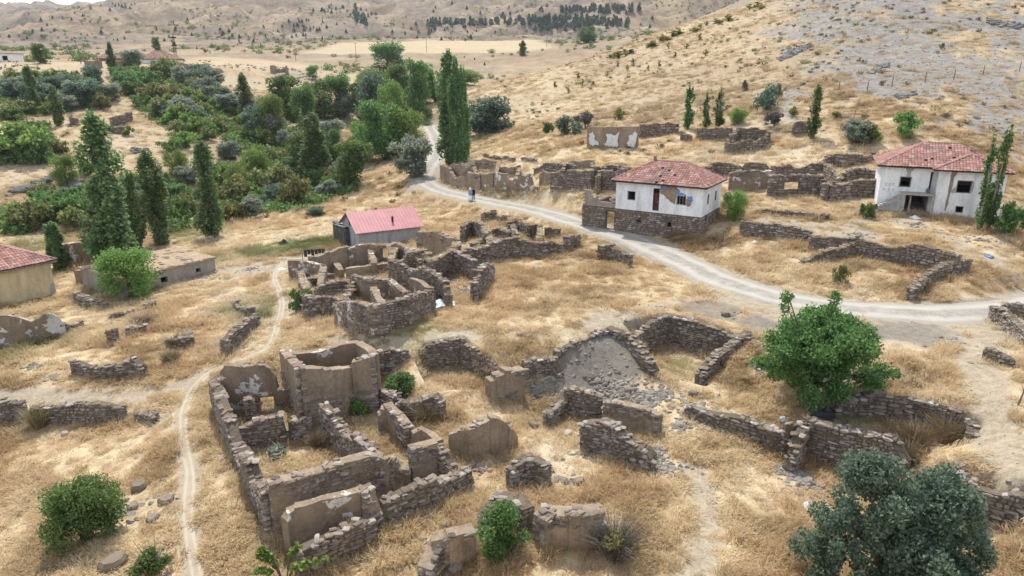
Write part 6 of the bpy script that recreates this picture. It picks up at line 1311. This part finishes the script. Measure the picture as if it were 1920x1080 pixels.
def limb_body(name, joints, rad, mat, e):
    me = bpy.data.meshes.new(name); me.from_pydata(joints[0], joints[1], []); o = ob(name, me, e); o.modifiers.new('s', 'SKIN'); me.skin_vertices[0].data
    for i, r in enumerate(rad): me.skin_vertices[0].data[i].radius = (r, r)
    me.skin_vertices[0].data[0].use_root = True; su = o.modifiers.new('sub', 'SUBSURF'); su.levels = su.render_levels = 1; me.materials.append(mat); return o
def add_skin(me):
    pass
def figure(label, g, rz, kind):
    e = empty('person', g, label, 'person', None, rz); e['kind'] = 'thing'
    J = [(0, 0, .95), (0, 0, 1.18), (0, .01, 1.40), (0, .02, 1.52), (0, .03, 1.62), (0, .03, 1.72),
         (.20, 0, 1.40), (.25, .05, 1.13), (.16, .24, 1.02), (.12, .33, 1.04), (-.20, 0, 1.40), (-.25, .04, 1.13), (-.22, .10, .88), (-.22, .12, .78),
         (.10, 0, .90), (.11, .02, .50), (.11, -.02, .08), (.11, .13, .04), (-.10, 0, .90), (-.11, .0, .50), (-.11, -.03, .08), (-.11, .12, .04)]
    E = [(0, 1), (1, 2), (2, 3), (3, 4), (4, 5), (2, 6), (6, 7), (7, 8), (8, 9), (2, 10), (10, 11), (11, 12), (12, 13), (0, 14), (14, 15), (15, 16), (16, 17), (0, 18), (18, 19), (19, 20), (20, 21)]
    rad = [.15, .14, .16, .06, .10, .09, .075, .055, .045, .04, .075, .055, .045, .04, .10, .07, .05, .04, .10, .07, .05, .04]
    me = bpy.data.meshes.new('body'); me.from_pydata(J, E, []); o = ob('body', me, e)
    bm = bmesh.new(); bm.from_mesh(me); ly = bm.verts.layers.skin.verify()
    for i, v in enumerate(bm.verts): v[ly].radius = (rad[i], rad[i]); v[ly].use_root = (i == 0)
    bm.to_mesh(me); bm.free(); o.modifiers.new('skin', 'SKIN'); s = o.modifiers.new('smooth', 'SUBSURF'); s.levels = s.render_levels = 2
    me.materials.append(C_BLACK if kind == 'man' else C_SKIN)
    def rings(nm, mat, rs):
        n = 16; V = []; F = []
        for (z, rx, ry, x, y) in rs: V += [(x+math.cos(6.2832*k/n)*rx, y+math.sin(6.2832*k/n)*ry, z) for k in range(n)]
        for i in range(len(rs)-1): F += [(i*n+k, i*n+(k+1) % n, (i+1)*n+(k+1) % n, (i+1)*n+k) for k in range(n)]
        F += [tuple(reversed(range(n))), tuple((len(rs)-1)*n+k for k in range(n))]; ob(nm, mesh_np(nm, V, F, [mat], smooth_=True), e)
    if kind == 'woman':
        rings('dress', C_WHITE, [(.03, .34, .36, 0, -.02), (.4, .29, .30, 0, -.01), (.8, .22, .21, 0, 0), (1.0, .17, .15, 0, 0), (1.06, .165, .145, 0, 0)])
        rings('jacket', C_BLUE, [(.72, .255, .225, -.02, 0), (1.0, .22, .19, 0, 0), (1.25, .24, .18, 0, 0), (1.42, .23, .15, 0, .01), (1.50, .10, .10, 0, .02)])
        rings('headscarf', C_WHITE, [(1.44, .14, .13, 0, .01), (1.54, .125, .13, 0, .01), (1.64, .13, .14, 0, .01), (1.73, .11, .12, 0, .01), (1.79, .05, .06, 0, .01)])
    else:
        rings('jacket', C_BLACK, [(.78, .22, .18, 0, 0), (1.05, .20, .16, 0, 0), (1.3, .235, .17, 0, 0), (1.44, .23, .14, 0, .01), (1.5, .09, .09, 0, .02)])
        rings('face', C_SKIN, [(1.50, .07, .07, 0, .05), (1.58, .085, .09, 0, .06), (1.68, .085, .09, 0, .055), (1.74, .06, .06, 0, .05)])
        rings('hair', C_HAIR, [(1.60, .105, .10, 0, .0), (1.68, .115, .115, 0, .005), (1.76, .10, .105, 0, .01), (1.81, .05, .05, 0, .01)])
    return e
gp = G(884.5, 377); figure('person in a blue jacket, white skirt and white headscarf standing on the road', (gp[0]-.18, gp[1]-.05, gp[2]+.07), R(180), 'woman')
figure('person in black standing close beside the one in white on the road', (gp[0]+.26, gp[1]+.12, gp[2]+.07), R(150), 'man')
# ------------------------------------------------------------------ poles and fence posts
M_POLE = simple('weathered_pole', (.16, .12, .095), .95, .3, 4)
for (px, py, top, lb) in [(152,120,78,'leaning bare pole left of the long ruined shed'),(668,112,82,'wooden line pole at the left of the pale field'),(555,115,86,'wooden line pole on the straw plateau'),(800,98,66,'thin line pole before the pale field'),(716,98,70,'line pole rising above the highest valley tree'),(1025,88,68,'line pole at the right end of the pale field')]:
    g = G(px, py); k = pxm(g); H = (py-top)/k; e = empty('line_pole', g, lb, 'pole'); e['kind'] = 'thing'
    MB().tube([(0, 0, -.4), (.02*H if px == 152 else 0, 0, H*.5), (-.12*H if px == 152 else 0, 0, H)], [.16, .13, .09], 6).build('pole', M_POLE, e)
    if px != 152: MB().box(-.9, .9, -.06, .06, H-.5, H-.36).build('crossarm', M_POLE, e)
g = G(331, 116); k = pxm(g); H = 46/k; e = empty('power_pylon', g, 'dark steel power pole with two platforms beside the far red roofed house', 'pylon'); e['kind'] = 'thing'
m = MB()
for sx in (-1, 1):
    for sy in (-1, 1): m.tube([(sx*.55, sy*.55, -.3), (sx*.2, sy*.2, H)], [.07, .05], 4)
for i in range(10):
    z0, z1_ = H*i/10, H*(i+1)/10; w0, w1 = .55-.35*i/10, .55-.35*(i+1)/10
    for (a, b) in (((-w0, -w0, z0), (w1, -w1, z1_)), ((w0, -w0, z0), (w1, w1, z1_)), ((w0, w0, z0), (-w1, w1, z1_)), ((-w0, w0, z0), (-w1, -w1, z1_))): m.tube([a, b], [.04, .04], 3)
m.build('mast', M_DARKWOOD, e); MB().box(-.9, .9, -.5, .5, H*.60, H*.66).build('transformer_platform', M_DARKWOOD, e); MB().box(-1.1, 1.1, -.1, .1, H*.9, H*.96).build('crossarm', M_DARKWOOD, e); MB().box(-.5, .5, -.4, .4, H*.661, H*.75).build('transformer', M_DARKWOOD, e)
FP = [(1572,172),(1626,170),(1672,163),(1734,155),(1788,150),(1843,141),(1911,134)]; gs = [G(px, py) for px, py in FP]
for i, ((px, py), g) in enumerate(zip(FP, gs)):
    o_ = MB().tube([(0, 0, -.3), (0, 0, .8), (.04, 0, 1.55)], [.06, .055, .05], 5).build('fence_post', M_DARKWOOD, None, g)
    tag(o_, ORD[i]+' of the dark posts crossing the stony hill', 'post', 'fence posts on the stony hill', 'thing')
# bare leaning branch and dead sapling
for (px, py, h, lb) in [(1600,226,3.2,'bare leaning stick behind the terrace shrub pair'), (1908,760,2.2,'thin dead sapling at the right edge below the road')]:
    g = G(px, py); m = MB(); m.tube([(0, 0, -.1), (.2, 0, h*.5), (.6, 0, h)], [.05, .04, .015], 5)
    for k in range(7): z = h*(.35+.08*k); m.tube([(.1+.06*k, 0, z), (.1+.06*k+RN.uniform(-.6, .6), RN.uniform(-.4, .4), z+.5)], [.02, .006], 4)
    o_ = m.build('dead_sapling', M_GREYWOOD, None, g); tag(o_, lb, 'branch', None, 'thing')
# ------------------------------------------------------------------ litter, sheet, laundry, boulders
M_PLASTIC = simple('white_plastic', (.78, .80, .82), .5, .1); M_BPLASTIC = simple('blue_tarp', (.14, .24, .42), .5, .2); M_SHEET = simple('pale_blue_sheet', (.55, .68, .74), .35, .12, 2, .4); M_BLACKP = simple('black_plastic', (.03, .03, .035), .4, .3, 3, .4); M_LBLUE = simple('light_blue_plastic', (.45, .58, .74), .5, .2)
def crumple(px, py, w, h, mat, name, label, cat):
    g = G(px, py); V = []; F = []; n = 7
    for i in range(n):
        for j in range(n):
            u, v = i/(n-1)-.5, j/(n-1)-.5; r = max(0, 1-4*max(abs(u), abs(v))**2); V.append((u*w*RN.uniform(.8, 1.1), v*w*.8*RN.uniform(.8, 1.1), .02+h*r*RN.uniform(.4, 1.0)))
    for i in range(n-1):
        for j in range(n-1): a = i*n+j; F.append((a, a+n, a+n+1, a+1))
    b = len(V); V += [(v[0], v[1], -.03) for v in V[:n*n]]; F += [tuple(b+q for q in f[::-1]) for f in F[:]]
    rim = [i*n for i in range(n)]+[(n-1)*n+j for j in range(1, n)]+[i*n+n-1 for i in range(n-2, -1, -1)]+[j for j in range(n-2, 0, -1)]
    F += [(rim[k], b+rim[k], b+rim[(k+1) % len(rim)], rim[(k+1) % len(rim)]) for k in range(len(rim))]
    return tag(ob(name, mesh_np(name, V, F, [mat]), None, g, RN.uniform(0, 6)), label, cat, None, 'thing')
crumple(1854, 481, .7, .25, M_BPLASTIC, 'plastic_sheet', 'crumpled blue plastic sheet beside the right edge path', 'litter')
crumple(1467, 790, .5, .35, M_LBLUE, 'plastic_bag', 'pale blue plastic bag behind the dry stone wall', 'litter')
crumple(1540, 775, 1.4, .5, M_BLACKP, 'plastic_sheet', 'black plastic heap under the big green tree', 'litter')
crumple(1512, 949, .4, .25, M_PLASTIC, 'plastic_bag', 'white plastic bag below the stone buttress', 'litter')
crumple(1715, 409, .9, .3, M_PLASTIC, 'plastic_bag', 'white sack under the porch of the big white house', 'litter')
crumple(1415, 455, .4, .25, M_PLASTIC, 'plastic_bag', 'small white bag beside the low terrace wall', 'litter')
crumple(1423, 690, .5, .2, M_PLASTIC, 'plastic_bag', 'white litter on the ground left of the big green tree', 'litter')
crumple(532, 457, 1.0, .6, M_BLACKP, 'black_bundle', 'black bundle lying on the green yard', 'litter')
crumple(527, 505, .9, .08, M_PLASTIC, 'white_board', 'flat white board beside the footpath end', 'litter')
crumple(958, 1032, .35, .3, M_LBLUE, 'plastic_bag', 'pale bag caught under the upright green bush', 'litter')
g = G(829, 577); m = MB(); V = [(-1.1, -.6, .05), (-.2, -.65, .35), (.9, -.3, .18), (-1.0, .5, .12), (-.1, .6, .5), (1.1, .55, .22)]
m.add(V+[(v[0], v[1], v[2]-.02) for v in V], [(0, 1, 4, 3), (1, 2, 5, 4), (9, 10, 7, 6), (10, 11, 8, 7), (0, 6, 7, 1), (1, 7, 8, 2), (2, 8, 11, 5), (5, 11, 10, 4), (4, 10, 9, 3), (3, 9, 6, 0)])
tag(m.build('metal_sheet', M_SHEET, None, g, .3), 'bent pale blue metal sheet lying beside the mud maze', 'sheet', None, 'thing')
# laundry and tarp at the grey cottage
e = empty('clothes_line', G(585, 488), 'clothes line hung with dark washing in front of the red roofed cottage', 'clothes line'); e['kind'] = 'thing'; o = np.array(e.location); a = atz(566, 468, o[2]+1.5)-o; b = atz(640, 463, o[2]+1.5)-o
for q in (a, b): MB().tube([(q[0], q[1], -.5), (q[0], q[1], q[2])], [.05, .04], 5).build('post', M_GREYWOOD, e)
MB().tube([tuple(a), tuple((a+b)/2-np.array([0, 0, .12])), tuple(b)], [.012, .012, .012], 3).build('line', M_GREYWOOD, e)
for k in range(7):
    p = a+(b-a)*(.08+.09*k); w = .3; d = (b-a)/np.linalg.norm(b-a); n_ = np.array([-d[1], d[0], 0]); h = RN.uniform(.35, .75); V = []
    for i in range(5):
        for j in range(4): V.append(p+d*(w*(i/4-.5))+n_*(.05*math.sin(i*2+j))+np.array([0, 0, -.06-h*j/3]))
    V += [v+n_*.015 for v in V]; Fq = [(i*4+j, i*4+j+1, i*4+j+5, i*4+j+4) for i in range(4) for j in range(3)]; Fq += [tuple(20+q for q in f[::-1]) for f in Fq]
    m = MB(); m.add(V, Fq); m.build('garment', M_BLACKP if k < 6 else M_TIN, e)
crumple(632, 474, 2.2, .5, M_BPLASTIC, 'blue_tarp', 'bright blue tarp sagging at the edge of the green yard', 'tarp')
RB = [(260,915,.9,'big pale boulder in the straw left of the footpath'),(286,975,.6,'flat pale slab left of the footpath'),(312,940,.7,'brown block between the footpath and the round bush'),(250,952,.6,'grey slab upslope of the round bush'),(215,1060,1.1,'grey rock outcrop below the round bush'),(122,815,.5,'white stone near the dry weed fan'),(270,785,.5,'grey stone right of the overgrown retaining wall'),(885,873,.5,'pale slab standing at the end of the free-standing wall'),(1000,798,.6,'grey block above the small dark wall stub'),(1300,740,.6,'grey stone on the rubble slope'),(1180,735,.7,'large block in the rubble heap'),(1010,745,.5,'pale slab below the sunken rooms'),(1800,875,.6,'grey slab at the end of the pale track'),(1065,815,.6,'block at the corner of the low cottage'),(1085,905,.6,'dark stone in the straw centre'),(975,628,.5,'pale stone on the terrace path edge'),(990,632,.5,'grey stone beside the pale one on the terrace path'),(1360,592,.6,'white stone beside the road bend'),(835,985,.5,'stone fallen from the mud faced stump'),(855,1068,.6,'pale stones at the foot of the mud faced stump')]
for (px, py, s, lb) in RB:
    o_ = ob('boulder', stone_mesh(RN.randint(NS), M_STONE), None, G(px, py)+np.array([0, 0, .10*s]), RN.uniform(0, 6)); o_.rotation_euler[0] = -1.57+RN.normal()*.15; o_.scale = (s, s*.5, s*.8); tag(o_, lb, 'boulder', None, 'thing')
# rock outcrops: fractured dark blocks
def outcrop(label, pts, n, s0, s1, mat):
    S = []; g0 = G(*pts[0])
    for k in range(n):
        i = RN.randint(len(pts)-1); t = RN.rand(); px = pts[i][0]+(pts[i+1][0]-pts[i][0])*t+RN.normal()*3; py = pts[i][1]+(pts[i+1][1]-pts[i][1])*t+RN.normal()*2.5
        g = G(px, py); s = RN.uniform(s0, s1); S.append((g[0]-g0[0], g[1]-g0[1], g[2]-g0[2]+s*.12, s, s*.8, s*RN.uniform(.35, .7), RN.uniform(0, 6), RN.uniform(-.4, .4), RN.randint(NS)))
    o_ = ob('rock_outcrop', stones_joined('rock_outcrop', S, mat), None, g0); tag(o_, label, 'rock', None, 'thing')
M_ROCKD = mat_mud('dark_rock', (.09, .085, .08), (.21, .20, .19))
outcrop('dark jagged rock outcrop on the far bank beside the green shrubs', [(20,365),(70,352),(110,330),(150,350),(90,375)], 170, .5, 1.9, M_ROCKD)
outcrop('scree of grey rocks on the far bank under the dark green bush', [(60,295),(110,285),(115,300)], 120, .3, .8, M_STONE)
M_ROCKG = mat_mud('blue_grey_rock', (.15, .15, .152), (.30, .298, .295))
for pts, n_, lb in [([(1462,112),(1490,98),(1520,86)], 150, 'grey crag band beside the rocky gully'), ([(1640,132),(1662,122)], 26, 'small peaked rock in the middle of the stony hill'), ([(1682,182),(1712,177)], 26, 'long tilted rock slab above the terrace'), ([(1850,38),(1885,46),(1915,50)], 60, 'large grey crag at the top right of the stony hill')]:
    outcrop(lb, pts, n_, .35, 1.25, M_ROCKG)
outcrop('grey rock ledge at the gully head', [(420,225),(440,240)], 40, .6, 1.6, M_STONE)
outcrop('small grey rock on the bank above the middle poplar', [(245,285),(275,282)], 22, .5, 1.4, M_ROCKD)
# ------------------------------------------------------------------ rubble and hillside stones (countless)
M_RUB = mat_mud('pale_rubble', (.19, .168, .145), (.35, .315, .275))
rubc = bpy.data.collections.new('rubble_stones')
for k in range(6):
    o_ = bpy.data.objects.new('rubble_%d' % k, mesh_np('rubble', ST[k]*np.array([1, .34, .78]), SALL, [M_RUB])); rubc.objects.link(o_)
XS, YS, SS = [], [], []
def heap(px, py, rad, n, s0=.14, s1=.40):
    g = G(px, py); a = RN.uniform(0, 6.28, n); r = rad*np.abs(RN.normal(size=n))*.6; XS.append(g[0]+np.cos(a)*r); YS.append(g[1]+np.sin(a)*r); SS.append(RN.uniform(s0, s1, n)*(1.3-.5*np.minimum(1, r/rad)))
for h in HEAPS: heap(*h)
F_ = np.array(FEET); F_ = F_[RN.rand(len(F_)) < np.where(F_[:, 2] < 60, .75, .4)*smooth(.45, .62, fbm(F_[:, 0]*.4, F_[:, 1]*.4, 2, 600))]; F_ = np.concatenate([F_, F_]); n = len(F_); XS.append(F_[:, 0]+RN.normal(size=n)*.4); YS.append(F_[:, 1]-.15-np.abs(RN.normal(size=n))*.45); SS.append(RN.uniform(.1, .36, n))
X, Y, D = polar_pts(1500, 22, 60, .8); XS.append(X); YS.append(Y); SS.append(RN.uniform(.05, .2, len(X)))
X, Y, D = polar_pts(1500, 60, 120, .72); XS.append(X); YS.append(Y); SS.append(RN.uniform(.08, .34, len(X)))
X = np.concatenate(XS); Y = np.concatenate(YS); S_ = np.concatenate(SS); kp = line_dist(X, Y, ROAD[::4]) > 2.4; X, Y, S_ = X[kp], Y[kp], S_[kp]; n = len(X)
scatter('rubble', 'scattered grey rubble stones fallen from the walls', X, Y, S_, RN.randint(0, 6, n), RN.rand(n), coll=rubc, zoff=-.02, rot=np.stack([-1.57+RN.normal(size=n)*.5, RN.normal(size=n)*.4, RN.uniform(0, 6.28, n)], 1))
X, Y, D = polar_pts(26000, 100, 270, .68); rk = mask_at('rock', X, Y); kp = RN.rand(len(X)) < .04+rk*.7; X, Y = X[kp], Y[kp]; n = len(X)
scatter('hill_gravel', 'grey stones strewn over the hillside', X, Y, RN.uniform(.10, .42, n)*np.where(RN.rand(n) < .03, 3.2, 1), RN.randint(0, 6, n), RN.rand(n), coll=rubc, zoff=.02, rot=np.stack([-1.4+RN.normal(size=n)*.4, RN.normal(size=n)*.4, RN.uniform(-.6, .6, n)], 1))

# ------------------------------------------------------------------ air between here and the far hills
hz = MB().box(-5400, 5400, -2400, 5400, float(GZ.min())-1, float(GZ.max())+6).build('haze', [], None); hz['kind'] = 'stuff'; hz['label'] = 'thin summer haze in the air over the valley'
hm = bpy.data.materials.new('haze_air'); hm.use_nodes = True; hm.node_tree.nodes.clear(); ho = hm.node_tree.nodes.new('ShaderNodeOutputMaterial'); pv = hm.node_tree.nodes.new('ShaderNodeVolumePrincipled')
pv.inputs['Color'].default_value = (.80, .88, 1, 1); pv.inputs['Density'].default_value = .0001; pv.inputs['Anisotropy'].default_value = .2; hm.node_tree.links.new(pv.outputs[0], ho.inputs['Volume']); hz.data.materials.append(hm)
